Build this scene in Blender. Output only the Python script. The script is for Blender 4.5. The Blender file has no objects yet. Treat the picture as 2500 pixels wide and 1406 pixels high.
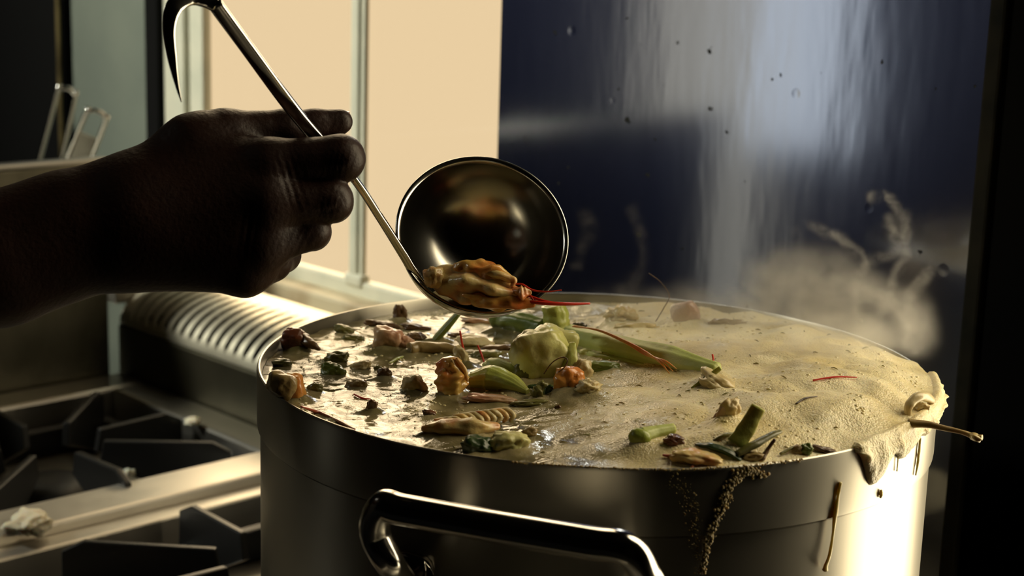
import bpy, bmesh, math, random
import numpy as np
from mathutils import Vector, Matrix, noise, Euler
random.seed(7)
SC = bpy.context.scene
COL = SC.collection

# ------------------------------------------------------------------ camera frame
FPX, PITCH, ROLL, TH, CAMZ = 3898.0, 0.20828, 0.03111, math.radians(44), 1.328
_cp, _sp, _cr, _sr = math.cos(PITCH), math.sin(PITCH), math.cos(ROLL), math.sin(ROLL)
def G2W(r, f, z):            # ground-aligned camera frame -> room axes (X along window wall, Y towards it)
    return Vector((math.sin(TH)*r - math.cos(TH)*f, math.cos(TH)*r + math.sin(TH)*f, z))
_R0 = Vector((1, 0, 0)); _F0 = Vector((0, _cp, -_sp)); _U0 = Vector((0, _sp, _cp))
_R1 = _cr*_R0 + _sr*_U0; _U1 = -_sr*_R0 + _cr*_U0
CR, CU, CF = G2W(*_R1), G2W(*_U1), G2W(*_F0)
CAM = Vector((0, 0, CAMZ))
def ray(x, y): return CR*((x-1250)/FPX) - CU*((y-703)/FPX) + CF
def at_z(x, y, z): d = ray(x, y); return CAM + d*((z-CAMZ)/d.z)
def at_v(x, y, v): d = ray(x, y); return CAM + d*(v/d.y)
def at_u(x, y, u): d = ray(x, y); return CAM + d*(u/d.x)
def at_d(x, y, D): return CAM + ray(x, y)*D
def depth(p): return (p-CAM).dot(CF)
def mpp(p): return depth(p)/FPX
UPZ = Vector((0, 0, 1)); RT = G2W(1, 0, 0); FW = G2W(0, 1, 0)

cam = bpy.data.objects.new('camera', bpy.data.cameras.new('camera')); COL.objects.link(cam)
M = Matrix.Identity(4)
for i in range(3):
    M[i][0], M[i][1], M[i][2], M[i][3] = CR[i], CU[i], -CF[i], CAM[i]
cam.matrix_world = M
cam.data.sensor_width = 36; cam.data.lens = FPX/2500*36
cam.data.clip_start = 0.05
cam.data.dof.use_dof = True; cam.data.dof.focus_distance = 0.79; cam.data.dof.aperture_fstop = 11
SC.camera = cam

# ------------------------------------------------------------------ materials
MATS = {}
def lin(c):
    return tuple(((x/255)/12.92 if x/255 <= 0.04045 else ((x/255+0.055)/1.055)**2.4) for x in c)
def mat(name, c, rough=0.5, metal=0.0, c2=None, nscale=30, bump=0.0, bscale=200, sss=0.0, coat=0.0, stretch=None, rvar=0.0, trans=0.0, ratio=0.5, spec=0.5, aniso=0.0, sss_col=None, dist=0.001):
    m = bpy.data.materials.new(name); m.use_nodes = True
    nt = m.node_tree; b = nt.nodes['Principled BSDF']
    b.inputs['Base Color'].default_value = (*c, 1)
    b.inputs['Roughness'].default_value = rough
    b.inputs['Metallic'].default_value = metal
    b.inputs['Specular IOR Level'].default_value = spec
    if sss:
        b.inputs['Subsurface Weight'].default_value = sss
        b.inputs['Subsurface Radius'].default_value = (1.0, 0.7, 0.4)
        b.inputs['Subsurface Scale'].default_value = 0.004
    if coat:
        b.inputs['Coat Weight'].default_value = coat; b.inputs['Coat Roughness'].default_value = 0.08
    if trans: b.inputs['Transmission Weight'].default_value = trans
    if aniso: b.inputs['Anisotropic'].default_value = aniso
    tc = nt.nodes.new('ShaderNodeTexCoord'); mp = nt.nodes.new('ShaderNodeMapping')
    nt.links.new(tc.outputs['Object'], mp.inputs['Vector'])
    if stretch: mp.inputs['Scale'].default_value = stretch
    if c2 or rvar:
        n = nt.nodes.new('ShaderNodeTexNoise'); n.inputs['Scale'].default_value = nscale; n.inputs['Detail'].default_value = 6
        nt.links.new(mp.outputs[0], n.inputs['Vector'])
        if c2:
            r = nt.nodes.new('ShaderNodeValToRGB')
            r.color_ramp.elements[0].position = ratio-0.14; r.color_ramp.elements[1].position = ratio+0.14
            r.color_ramp.elements[0].color = (*c, 1); r.color_ramp.elements[1].color = (*c2, 1)
            nt.links.new(n.outputs['Fac'], r.inputs[0]); nt.links.new(r.outputs[0], b.inputs['Base Color'])
        if rvar:
            mr = nt.nodes.new('ShaderNodeMapRange'); mr.inputs['From Min'].default_value = 0.3; mr.inputs['From Max'].default_value = 0.7
            mr.inputs['To Min'].default_value = max(0.02, rough-rvar); mr.inputs['To Max'].default_value = rough+rvar
            nt.links.new(n.outputs['Fac'], mr.inputs['Value']); nt.links.new(mr.outputs[0], b.inputs['Roughness'])
    if bump:
        n2 = nt.nodes.new('ShaderNodeTexNoise'); n2.inputs['Scale'].default_value = bscale; n2.inputs['Detail'].default_value = 5
        nt.links.new(mp.outputs[0], n2.inputs['Vector'])
        bp = nt.nodes.new('ShaderNodeBump'); bp.inputs['Strength'].default_value = bump; bp.inputs['Distance'].default_value = dist
        nt.links.new(n2.outputs['Fac'], bp.inputs['Height']); nt.links.new(bp.outputs[0], b.inputs['Normal'])
    MATS[name] = m
    return m

# ------------------------------------------------------------------ object helpers
def tag(o, label=None, cat=None, group=None, kind=None):
    if label: o['label'] = label
    if cat: o['category'] = cat
    if group: o['group'] = group
    if kind: o['kind'] = kind
    return o
def finish(name, me, m, parent=None, smooth=True, loc=None):
    o = bpy.data.objects.new(name, me); COL.objects.link(o)
    if m: me.materials.append(m)
    if smooth:
        me.polygons.foreach_set('use_smooth', [True]*len(me.polygons))
    if parent is not None:
        o.parent = parent; o.matrix_parent_inverse = parent.matrix_world.inverted() if parent.type != 'EMPTY' else Matrix.Translation(-parent.location)
    return o
def bmobj(name, bm, m, parent=None, smooth=False, recalc=True):
    if recalc: bmesh.ops.recalc_face_normals(bm, faces=bm.faces)
    me = bpy.data.meshes.new(name); bm.to_mesh(me); bm.free()
    return finish(name, me, m, parent, smooth)
def pyobj(name, verts, faces, m, parent=None, smooth=True):
    me = bpy.data.meshes.new(name); me.from_pydata([tuple(v) for v in verts], [], faces); me.update()
    bm = bmesh.new(); bm.from_mesh(me); bmesh.ops.recalc_face_normals(bm, faces=bm.faces); bm.to_mesh(me); bm.free()
    return finish(name, me, m, parent, smooth)
_ICO = {}
def ico(sub):
    if sub not in _ICO:
        b_ = bmesh.new(); bmesh.ops.create_icosphere(b_, subdivisions=sub, radius=1.0)
        _ICO[sub] = (np.array([v.co[:] for v in b_.verts]), np.array([[v.index for v in f.verts] for f in b_.faces])); b_.free()
    return _ICO[sub]
def spheres_mesh(name, items, sub=2):
    """items: (x, y, z, r, squash)"""
    v0, f0 = ico(sub); V = []; F = []
    for i, (x, y, z, r, q) in enumerate(items):
        V.append(v0*np.array([r, r, r*q])+np.array([x, y, z])); F.append(f0+i*len(v0))
    V = np.concatenate(V); F = np.concatenate(F)
    me = bpy.data.meshes.new(name); me.from_pydata(V.tolist(), [], F.tolist()); me.update(); return me
def empty(name, loc):
    o = bpy.data.objects.new(name, None); COL.objects.link(o); o.location = loc; o.empty_display_size = 0.02
    return o
def box(bm, x0, x1, y0, y1, z0, z1, bev=0.0):
    r = bmesh.ops.create_cube(bm, size=1.0)
    vs = r['verts']
    for v in vs:
        v.co = Vector(((x0+x1)/2+v.co.x*(x1-x0), (y0+y1)/2+v.co.y*(y1-y0), (z0+z1)/2+v.co.z*(z1-z0)))
    if bev:
        es = list({e for v in vs for e in v.link_edges})
        bmesh.ops.bevel(bm, geom=es, offset=bev, segments=2, affect='EDGES', profile=0.5)
def boxobj(name, dims, m, parent=None, bev=0.0):
    bm = bmesh.new(); box(bm, *dims, bev=bev); return bmobj(name, bm, m, parent)
def catmull(pts, n):
    pts = [Vector(p) for p in pts]
    if len(pts) == 2: return [pts[0].lerp(pts[1], i/n) for i in range(n+1)]
    P = [pts[0]*2-pts[1]] + pts + [pts[-1]*2-pts[-2]]
    out = []; k = len(pts)-1
    for i in range(n+1):
        s = i/n*k; j = min(int(s), k-1); t = s-j
        a, b, c, d = P[j], P[j+1], P[j+2], P[j+3]
        out.append(0.5*((2*b)+(-a+c)*t+(2*a-5*b+4*c-d)*t*t+(-a+3*b-3*c+d)*t**3))
    return out
def interp(vals, n):
    k = len(vals)-1; out = []
    for i in range(n+1):
        s = i/n*k; j = min(int(s), k-1); t = s-j
        out.append(vals[j]*(1-t)+vals[j+1]*t)
    return out
def tube_data(pts, radii, n=24, seg=16, flat=1.0, ridges=0, ramp=0.0, nz=0.0, seed=0, up=None, cap='round', square=False):
    """sweep; flat = ratio of second axis; returns verts, faces"""
    C = catmull(pts, n); Rr = interp(list(radii), n)
    V = []; F = []
    nrm = None
    for i, c in enumerate(C):
        t = (C[min(i+1, n)]-C[max(i-1, 0)]).normalized()
        if nrm is None:
            u0 = Vector(up) if up is not None else (UPZ if abs(t.z) < 0.9 else RT)
            nrm = (u0 - t*u0.dot(t)).normalized()
        else:
            nrm = (nrm - t*nrm.dot(t)).normalized()
        bn = t.cross(nrm)
        for k in range(seg):
            a = 2*math.pi*k/seg
            rr = Rr[i]*(1+(ramp*math.cos(ridges*a) if ridges else 0))
            if nz: rr *= 1+nz*noise.noise(Vector((math.cos(a)*1.3+seed*7.1, math.sin(a)*1.3, i*3.0/n*2+seed)))
            ca, sa = math.cos(a), math.sin(a)
            if square:
                m_ = (abs(ca)**4+abs(sa)**4)**0.25; ca /= m_; sa /= m_
            V.append(c+nrm*(ca*rr*flat)+bn*(sa*rr))
    for i in range(n):
        for k in range(seg):
            F.append((i*seg+k, i*seg+(k+1) % seg, (i+1)*seg+(k+1) % seg, (i+1)*seg+k))
    # caps with an inset ring
    for end in (0, n):
        base = end*seg; c = C[end]; t = (C[1]-C[0]).normalized()*-1 if end == 0 else (C[n]-C[n-1]).normalized()
        b0 = len(V); bulge = {'round': 0.45, 'flat': 0.02, 'hollow': -0.35}[cap]
        for k in range(seg): V.append(c+(V[base+k]-c)*0.7+t*Rr[end]*(bulge*0.6 if cap != 'hollow' else 0.0))
        V.append(c+t*Rr[end]*bulge)
        for k in range(seg):
            F.append((base+k, base+(k+1) % seg, b0+(k+1) % seg, b0+k))
            F.append((b0+k, b0+(k+1) % seg, b0+seg))
    return V, F
def tube(name, pts, radii, m, parent=None, **kw):
    V, F = tube_data(pts, radii, **kw); return pyobj(name, V, F, m, parent)
def lathe(name, prof, m, parent=None, seg=128, center=Vector((0, 0, 0)), rot=None, closed=False):
    V = []; F = []
    n = len(prof)
    for k in range(seg):
        a = 2*math.pi*k/seg
        for r, z in prof:
            p = Vector((r*math.cos(a), r*math.sin(a), z))
            if rot is not None: p = rot @ p
            V.append(center+p)
    for k in range(seg):
        for i in range(n if closed else n-1):
            j = (i+1) % n
            F.append((k*n+i, ((k+1) % seg)*n+i, ((k+1) % seg)*n+j, k*n+j))
    o = pyobj(name, V, F, m, parent)
    bm = bmesh.new(); bm.from_mesh(o.data); bmesh.ops.remove_doubles(bm, verts=bm.verts, dist=1e-6); bmesh.ops.recalc_face_normals(bm, faces=bm.faces)
    bm.to_mesh(o.data); bm.free(); o.data.polygons.foreach_set('use_smooth', [True]*len(o.data.polygons))
    return o
def blob_data(center, size, axes, seed=0, amp=0.18, sub=4, power=2.6, fr=1.4, crease=0.0):
    v0, f0 = ico(sub); V = []; F = f0.tolist()
    for v in v0:
        d = Vector(v).normalized()
        m_ = (abs(d.x)**power+abs(d.y)**power+abs(d.z)**power)**(1/power)
        q = d/m_
        s = 1+amp*noise.noise(d*fr+Vector((seed*3.7, seed*1.3, seed)))+amp*0.45*noise.noise(d*fr*3+Vector((seed, 5, 2)))
        if crease: s += crease*abs(noise.noise(d*fr*2.2+Vector((9, seed, 3))))
        q = q*s
        V.append(center+axes[0]*(q.x*size[0])+axes[1]*(q.y*size[1])+axes[2]*(q.z*size[2]))
    return V, F
def rolled(roll):           # axes: image-right, away, up rolled about the viewing direction
    c, s = math.cos(roll), math.sin(roll)
    return (RT*c+UPZ*s, FW, UPZ*c-RT*s)

# ================================================================== MATERIALS
steel = mat('brushed_stainless', (0.62, 0.60, 0.55), 0.33, 1.0, rvar=0.06, nscale=4, bump=0.15, bscale=60, stretch=(1, 1, 14), dist=0.0002)
steel_pot = mat('pot_stainless', (0.43, 0.41, 0.35), 0.38, 1.0, c2=(0.38, 0.36, 0.31), rvar=0.03, nscale=9, stretch=(1, 1, .3), ratio=0.55)
steel_shiny = mat('polished_stainless', (0.66, 0.64, 0.60), 0.13, 1.0, rvar=0.06, nscale=30)
steel_ladle = mat('ladle_stainless', (0.55, 0.54, 0.50), 0.17, 1.0, rvar=0.05, nscale=12, c2=(0.42, 0.41, 0.37))
steel_dull = mat('worn_steel', (0.50, 0.48, 0.42), 0.38, 1.0, rvar=0.12, nscale=25, c2=(0.36, 0.34, 0.29))
iron = mat('cast_iron', (0.007, 0.007, 0.007), 0.40, 0.0, bump=0.3, bscale=260, dist=0.0004)
dark_wall = mat('dark_wall_paint', (0.005, 0.005, 0.005), 0.95, spec=0.0, c2=(0.007, 0.0065, 0.0055), nscale=3)
green_wall = mat('grey_green_wall', (0.19, 0.215, 0.175), 0.5, c2=(0.155, 0.18, 0.15), nscale=9, bump=0.1, bscale=40)
sill_m = mat('worn_cream_paint', (0.60, 0.52, 0.35), 0.45, c2=(0.26, 0.16, 0.07), nscale=14, ratio=0.62, bump=0.3, bscale=60)
frame_m = mat('window_frame_paint', (0.72, 0.70, 0.56), 0.4, c2=(0.62, 0.62, 0.50), nscale=20)
black_m = mat('black_enamel', (0.006, 0.006, 0.006), 0.8, spec=0.05)
floor_m = mat('dark_tile', (0.010, 0.010, 0.009), 0.85, c2=(0.006, 0.006, 0.006), nscale=8)
brass_m = mat('dull_brass', (0.35, 0.27, 0.12), 0.4, 0.8, c2=(0.12, 0.09, 0.04), nscale=30, stretch=(1, 1, .6))

# ================================================================== ROOM
ZC = CAMZ-0.428        # cooktop plane
VW = 0.949             # window wall face
XL, XR, YF, YB, ZT = -3.2, 1.4, -2.6, VW, 2.6
WZ0 = CAMZ-0.324; WZ1 = 2.05
W1 = (-1.472, -0.93); W2 = (-0.42, -0.02); WZ2 = 0.50
def struct(name, dims, m, bev=0.0, parent=None):
    o = boxobj(name, dims, m, parent, bev)
    if parent is None: o['kind'] = 'structure'
    return o
struct('floor', (XL, XR, YF, YB+0.2, -0.05, 0), floor_m)
struct('ceiling', (XL, XR, YF, YB+0.2, ZT, ZT+0.05), dark_wall)
struct('wall_left', (XL-0.1, XL, YF, YB+0.2, 0, ZT), dark_wall)
struct('wall_right', (XR, XR+0.1, YF, YB+0.2, 0, ZT), dark_wall)
struct('wall_front', (XL, XR, YF-0.1, YF, 0, ZT), dark_wall)
bm = bmesh.new()
box(bm, XL, W1[0]-0.07, VW, VW+0.02, 0, ZT)
box(bm, W1[0]-0.07, W1[1], VW, VW+0.02, 0, WZ0-0.045)
box(bm, W1[0]-0.07, W1[1], VW, VW+0.02, WZ1, ZT)
wb = bmobj('wall_back', bm, green_wall); wb['kind'] = 'structure'
bm = bmesh.new()
box(bm, W1[1], -0.4995, VW+0.001, VW+0.15, 0, ZT)
box(bm, -0.4995, W2[0], 0.893, VW+0.15, 0, ZT)
box(bm, W2[0], W2[1], 0.893, VW+0.15, 0, WZ2)
box(bm, W2[0], W2[1], 0.893, VW+0.15, WZ1, ZT)
box(bm, W2[1], XR, 0.893, VW+0.15, 0, ZT)
wb = bmobj('wall_back_right', bm, dark_wall); wb['kind'] = 'structure'

# window 1
win = empty('window_1', (W1[0], VW, WZ0)); win['kind'] = 'structure'
bm = bmesh.new()
box(bm, W1[0]-0.069, W1[0]-0.028, VW-0.004, VW+0.012, WZ0-0.03, WZ1, bev=0.003)
box(bm, W1[0]-0.028, W1[0]+0.000, VW+0.002, VW+0.014, WZ0-0.03, WZ1, bev=0.003)
box(bm, W1[0], W1[1], VW+0.004, VW+0.018, WZ0-0.022, WZ0+0.003, bev=0.003)
box(bm, W1[0], W1[1], VW+0.004, VW+0.05, WZ1-0.03, WZ1, bev=0.003)
bmobj('window_frame', bm, frame_m, win)
bm = bmesh.new()
box(bm, -1.219, -1.206, VW+0.003, VW+0.012, WZ0, WZ1-0.03, bev=0.003)
box(bm, -1.206, -1.200, VW+0.006, VW+0.012, WZ0, WZ1-0.03, bev=0.002)
box(bm, -1.224, -1.196, VW+0.001, VW+0.014, WZ0-0.004, WZ0+0.010, bev=0.004)
bmobj('muntin', bm, frame_m, win)
glass = bpy.data.materials.new('window_glass'); glass.use_nodes = True
nt = glass.node_tree; nt.nodes.clear()
o_ = nt.nodes.new('ShaderNodeOutputMaterial'); mx = nt.nodes.new('ShaderNodeMixShader'); tr = nt.nodes.new('ShaderNodeBsdfTransparent'); gl = nt.nodes.new('ShaderNodeBsdfGlossy')
gl.inputs['Roughness'].default_value = 0.02; mx.inputs[0].default_value = 0.012
nt.links.new(tr.outputs[0], mx.inputs[1]); nt.links.new(gl.outputs[0], mx.inputs[2]); nt.links.new(mx.outputs[0], o_.inputs[0])
bm = bmesh.new(); box(bm, W1[0], W1[1], VW+0.0125, VW+0.0155, WZ0, WZ1-0.02)
bmobj('window_pane', bm, glass, win)
# stepped sill
bm = bmesh.new()
box(bm, W1[0]-0.05, W1[1], VW-0.020, VW+0.03, WZ0-0.040, WZ0-0.012, bev=0.004)
box(bm, W1[0]-0.05, W1[1], VW-0.034, VW-0.016, WZ0-0.050, WZ0-0.034, bev=0.003)
box(bm, W1[0]-0.05, W1[1], VW-0.052, VW-0.030, WZ0-0.066, WZ0-0.048, bev=0.003)
bmobj('window_sill', bm, sill_m, win)
# window 2 (out of frame to the right, lights the pot)
win2 = empty('window_2', (W2[0], VW, WZ0)); win2['kind'] = 'structure'
bm = bmesh.new()
box(bm, W2[0], W2[0]+0.03, VW+0.03, VW+0.06, WZ2, WZ1); box(bm, W2[1]-0.03, W2[1], VW+0.03, VW+0.06, WZ2, WZ1)
box(bm, W2[0]+0.03, W2[1]-0.03, VW+0.03, VW+0.06, WZ2, WZ2+0.03); box(bm, W2[0]+0.03, W2[1]-0.03, VW+0.02, VW+0.06, WZ1-0.03, WZ1)
bmobj('window_frame', bm, frame_m, win2)

# dark upright beside window, tall cabinet on the far left, brass edge strip
struct('trim_1', (-1.5700, -1.543, VW-0.010, VW-0.0005, ZC, ZT), black_m, bev=0.002)
# steel wall panel
panel = bpy.data.materials.new('dented_stainless_panel'); panel.use_nodes = True
nt = panel.node_tree; nt.nodes.clear()
N = nt.nodes.new; L = nt.links.new
out = N('ShaderNodeOutputMaterial'); tc = N('ShaderNodeTexCoord')
g1 = N('ShaderNodeBsdfAnisotropic'); g2 = N('ShaderNodeBsdfAnisotropic'); mixs = N('ShaderNodeMixShader')
g1.inputs['Color'].default_value = (0.33, 0.34, 0.36, 1); g2.inputs['Color'].default_value = (0.030, 0.036, 0.085, 1)
g1.inputs['Roughness'].default_value = 0.12; g2.inputs['Roughness'].default_value = 0.34
mixs.inputs[0].default_value = 0.5
mp = N('ShaderNodeMapping'); mp.inputs['Scale'].default_value = (1, 1, 0.25); L(tc.outputs['Object'], mp.inputs[0])
n1 = N('ShaderNodeTexNoise'); n1.inputs['Scale'].default_value = 26; n1.inputs['Detail'].default_value = 3; L(mp.outputs[0], n1.inputs[0])
v1 = N('ShaderNodeTexVoronoi'); v1.inputs['Scale'].default_value = 22; L(tc.outputs['Object'], v1.inputs[0])
cr = N('ShaderNodeValToRGB'); cr.color_ramp.elements[0].color = (0, 0, 0, 1); cr.color_ramp.elements[1].position = 0.10; cr.color_ramp.elements[1].color = (1, 1, 1, 1)
L(v1.outputs['Distance'], cr.inputs[0])
ad = N('ShaderNodeMath'); ad.operation = 'MULTIPLY_ADD'; ad.inputs[1].default_value = 0.6; L(cr.outputs[0], ad.inputs[0]); L(n1.outputs['Fac'], ad.inputs[2])
bp = N('ShaderNodeBump'); bp.inputs['Strength'].default_value = 0.16; bp.inputs['Distance'].default_value = 0.0015; L(ad.outputs[0], bp.inputs['Height'])
for g in (g1, g2): L(bp.outputs[0], g.inputs['Normal'])
# specks of dried grease
n3 = N('ShaderNodeTexNoise'); n3.inputs['Scale'].default_value = 70; n3.inputs['Detail'].default_value = 2; L(tc.outputs['Object'], n3.inputs[0])
c3 = N('ShaderNodeValToRGB'); c3.color_ramp.elements[0].position = 0.72; c3.color_ramp.elements[1].position = 0.75; L(n3.outputs['Fac'], c3.inputs[0])
df = N('ShaderNodeBsdfDiffuse'); df.inputs[0].default_value = (0.03, 0.03, 0.025, 1); mx3 = N('ShaderNodeMixShader')
L(g1.outputs[0], mixs.inputs[1]); L(g2.outputs[0], mixs.inputs[2]); L(c3.outputs[0], mx3.inputs[0]); L(mixs.outputs[0], mx3.inputs[1]); L(df.outputs[0], mx3.inputs[2]); L(mx3.outputs[0], out.inputs[0])
sp = boxobj('steel_wall_panel', (-0.952, -0.512, 0.897, VW+0.0008, 0.85, ZT-0.3), panel, bev=0.0015)
tag(sp, 'tall dark stainless steel panel on the wall behind the stock pot, right of the window', 'wall panel')
tr_ = boxobj('corner_strip', (-0.5115, -0.500, 0.889, VW+0.0008, 0.85, ZT-0.3), mat('strip_dark', (0.02, 0.017, 0.01), 0.7, 0.0, spec=0.1, c2=(0.008, 0.008, 0.005), nscale=40), bev=0.002)
tag(tr_, 'narrow dark vertical strip at the right edge of the steel wall panel', 'strip')

tall = empty('tall_cabinet', (-1.95, 0.9, 0)); tag(tall, 'tall black cabinet at the far left beyond the cooking tools', 'cabinet')
boxobj('body', (-2.5, -1.752, 0.938, VW-0.0005, 0, 2.3), black_m, tall, bev=0.003)
boxobj('edge_strip', (-1.762, -1.755, 0.934, 0.9379, 0.9, 2.3), brass_m, tall, bev=0.001).__setitem__('label', 'thin dull brass edge strip')

# ================================================================== LEFT APPLIANCE + TOOLS
sc_ = empty('steel_counter', (-1.5, 0.5, 0)); tag(sc_, 'mottled stainless steel side wall and low counter left of the stove behind the arm', 'counter')
boxobj('side_wall', (-1.408, -1.3965, 0.05, 0.79, 0.0, CAMZ-0.216), mat('mottled_steel', (0.07, 0.07, 0.05), 0.42, 0.9, c2=(0.36, 0.34, 0.26), nscale=6, ratio=.52, stretch=(1, 1, .6)), sc_, bev=0.002)  # dark and pale grey mottled by noise
boxobj('top_edge', (-1.410, -1.3945, 0.047, 0.792, CAMZ-0.2158, CAMZ-0.210), steel, sc_, bev=0.002)
boxobj('body', (-1.75, -1.4085, 0.05, 0.79, 0.0, ZC-0.06), steel_dull, sc_, bev=0.003)
struct('trim_2', (-1.66, -1.40, 0.80, VW-0.0005, CAMZ-0.36, CAMZ-0.345), steel_dull, bev=0.002)

def loop_tool(name, label, top, bot, wtop, wbot, v, slot, kind=0):
    """flat handled tool with a slotted rounded end, standing behind the counter"""
    T = at_v(top[0], top[1], v); B = at_v(bot[0], bot[1], v)
    B = B + (B-T)*( (B.z-(CAMZ-0.345))/(T.z-B.z) )
    root = empty(name, B)
    m_ = mpp(T)
    ax = (T-B).normalized(); side = (RT-ax*RT.dot(ax)).normalized(); nrm = ax.cross(side)
    Lg = (T-B).length; wt = wtop*m_/2; wb_ = wbot*m_/2
    # wire loop outline: two long rods joined by rounded top
    pts = []
    n = 10
    for s in (-1,):
        pts += [B-side*wb_, B.lerp(T, .35)-side*(wb_*.65+wt*.35), T-ax*wt-side*wt]
    for k in range(1, 8):
        a = math.pi*k/8; pts.append(T-ax*wt+side*(-math.cos(a)*wt)+ax*(math.sin(a)*wt))
    pts += [T-ax*wt+side*wt, B.lerp(T, .35)+side*(wb_*.65+wt*.35), B+side*wb_]
    tube('handle_loop', pts, [0.0028]*3, steel_shiny, root, n=90, seg=10, up=nrm)
    # web plate below the slot
    a0 = 1-slot/Lg
    q = [B-side*wb_*.8, B+side*wb_*.8, B.lerp(T, a0)+side*wt*.8, B.lerp(T, a0)-side*wt*.8]
    t = nrm*0.0012
    V = [p+t for p in q]+[p-t for p in q]
    pyobj('shank', V, [(0, 1, 2, 3), (7, 6, 5, 4), (0, 4, 5, 1), (1, 5, 6, 2), (2, 6, 7, 3), (3, 7, 4, 0)], steel_dull, root, smooth=False)
    tag(root, label, 'kitchen tool', 'slotted tools standing behind the arm')
    return root
loop_tool('slotted_tool', 'dark handled steel kitchen tool with a long open loop, the left one behind the arm', (166, 216), (112, 440), 44, 60, 0.845, 0.10)
loop_tool('slotted_tool', 'pale steel kitchen tool with a short rounded loop, right one above the arm', (240, 272), (172, 440), 50, 64, 0.845, 0.035)

# ================================================================== STOVE
st = empty('stove', (-0.9, 0.55, 0)); tag(st, 'stainless steel gas range with open cast iron burners under and beside the stock pot', 'stove')
bm = bmesh.new(); box(bm, -1.392, -0.30, 0.30, 0.80, 0.0, ZC-0.05, bev=0.004)
bmobj('body', bm, steel, st)
bm = bmesh.new()
box(bm, -1.392, -1.345, 0.30, 0.80, ZC-0.052, ZC, bev=0.003)
box(bm, -1.345, -0.30, 0.762, 0.80, ZC-0.052, ZC, bev=0.003)
box(bm, -1.345, -0.30, 0.30, 0.335, ZC-0.052, ZC, bev=0.003)
box(bm, -0.335, -0.30, 0.335, 0.762, ZC-0.052, ZC, bev=0.003)
bmobj('cooktop_rim', bm, steel, st)
for u0 in (-1.092, -0.752):
    bm = bmesh.new()
    box(bm, u0, u0+0.050, 0.335, 0.762, ZC-0.04, ZC+0.001, bev=0.003)
    box(bm, u0+0.050, u0+0.072, 0.335, 0.762, ZC-0.04, ZC-0.008, bev=0.002)
    bmobj('divider_strip', bm, mat('strip_steel', (0.78, 0.74, 0.66), 0.40, 0.9, rvar=.04, nscale=30), st)
bm = bmesh.new(); box(bm, -1.345, -0.335, 0.335, 0.762, ZC-0.051, ZC-0.046); bmobj('drip_tray', bm, mat('tray_steel', (0.62, 0.60, 0.54), 0.42, 0.8, c2=(0.16, 0.15, 0.13), nscale=7, ratio=.52), st)
for cu in (-1.206, -0.872, -0.545):
    c = Vector((cu, 0.624, ZC-0.046))
    lathe('burner_head', [(0.0001, 0), (0.038, 0), (0.040, 0.004), (0.038, 0.012), (0.030, 0.018), (0.012, 0.020), (0.0001, 0.020)], iron, st, seg=40, center=c)
# flue riser with louvred curved top
bm = bmesh.new(); box(bm, -1.40, -0.55, 0.8015, 0.895, ZC-0.3, ZC+0.048, bev=0.002)
bmobj('flue_riser', bm, mat('dark_steel', (0.16, 0.145, 0.10), 0.4, 0.9, c2=(0.09, 0.085, 0.06), nscale=9), st)
# louvre: quarter-round sheet with real slots and a black plate under it standing for the shade inside
V = []; F = []; nu, na = 840, 18
u0, u1 = -1.399, -0.56; pitch = 0.0150; th = 0.0012
for i in range(nu+1):
    u = u0+(u1-u0)*i/nu
    for k in range(na+1):
        a = math.pi/2*k/na
        for q in (0, th): V.append((u, 0.803+(0.070)*(1-math.cos(a))+q*math.cos(a), ZC+0.049+0.040*math.sin(a)-q*math.sin(a)))
def vid(i, k, q): return (i*(na+1)+k)*2+q
def slot(i, k):
    u = (u1-u0)*(i+.5)/nu; ph = ((u-0.014)/pitch) % 1.0; w = (k+.5)/na
    if not (0.014 < u < 0.80): return False
    hw = 0.25*min(1, max(0, min(w-0.12, 0.93-w))*9+0.25) if 0.12 < w < 0.93 else -1
    return abs(ph-0.5) < hw
S_ = [[slot(i, k) for k in range(na)] for i in range(nu)]
for i in range(nu):
    for k in range(na):
        if S_[i][k]: continue
        F.append((vid(i, k, 0), vid(i+1, k, 0), vid(i+1, k+1, 0), vid(i, k+1, 0)))
        F.append((vid(i, k, 1), vid(i, k+1, 1), vid(i+1, k+1, 1), vid(i+1, k, 1)))
        for di, dk, e in ((-1, 0, ((i, k), (i, k+1))), (1, 0, ((i+1, k+1), (i+1, k))), (0, -1, ((i+1, k), (i, k))), (0, 1, ((i, k+1), (i+1, k+1)))):
            ii, kk = i+di, k+dk
            if ii < 0 or ii >= nu or kk < 0 or kk >= na or S_[ii][kk]:
                (p, q), (r, t) = e; F.append((vid(p, q, 0), vid(r, t, 0), vid(r, t, 1), vid(p, q, 1)))
b = len(V)
pr = [(0.803+0.070*(1-math.cos(math.pi/2*k/8)), ZC+0.049+0.040*math.sin(math.pi/2*k/8)) for k in range(9)]+[(0.893, ZC+0.089), (0.893, ZC+0.049)]
for uu in (u0, u0+0.002, u1-0.002, u1): V += [(uu, y, z) for y, z in pr]
n_ = len(pr)
for e in (0, 2):
    F.append(tuple(b+e*n_+k for k in range(n_))); F.append(tuple(b+(e+1)*n_+k for k in range(n_))[::-1])
    for k in range(n_): F.append((b+e*n_+k, b+e*n_+(k+1) % n_, b+(e+1)*n_+(k+1) % n_, b+(e+1)*n_+k))
b = len(V)
for uu in (u0, u1): V += [(uu, 0.873, ZC+0.089), (uu, 0.894, ZC+0.089), (uu, 0.894, ZC+0.049), (uu, 0.892, ZC+0.049), (uu, 0.892, ZC+0.0878), (uu, 0.873, ZC+0.0878)]
F.append(tuple(range(b, b+6))); F.append(tuple(range(b+11, b+5, -1)))
for k in range(6): F.append((b+k, b+(k+1) % 6, b+6+(k+1) % 6, b+6+k))
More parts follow.
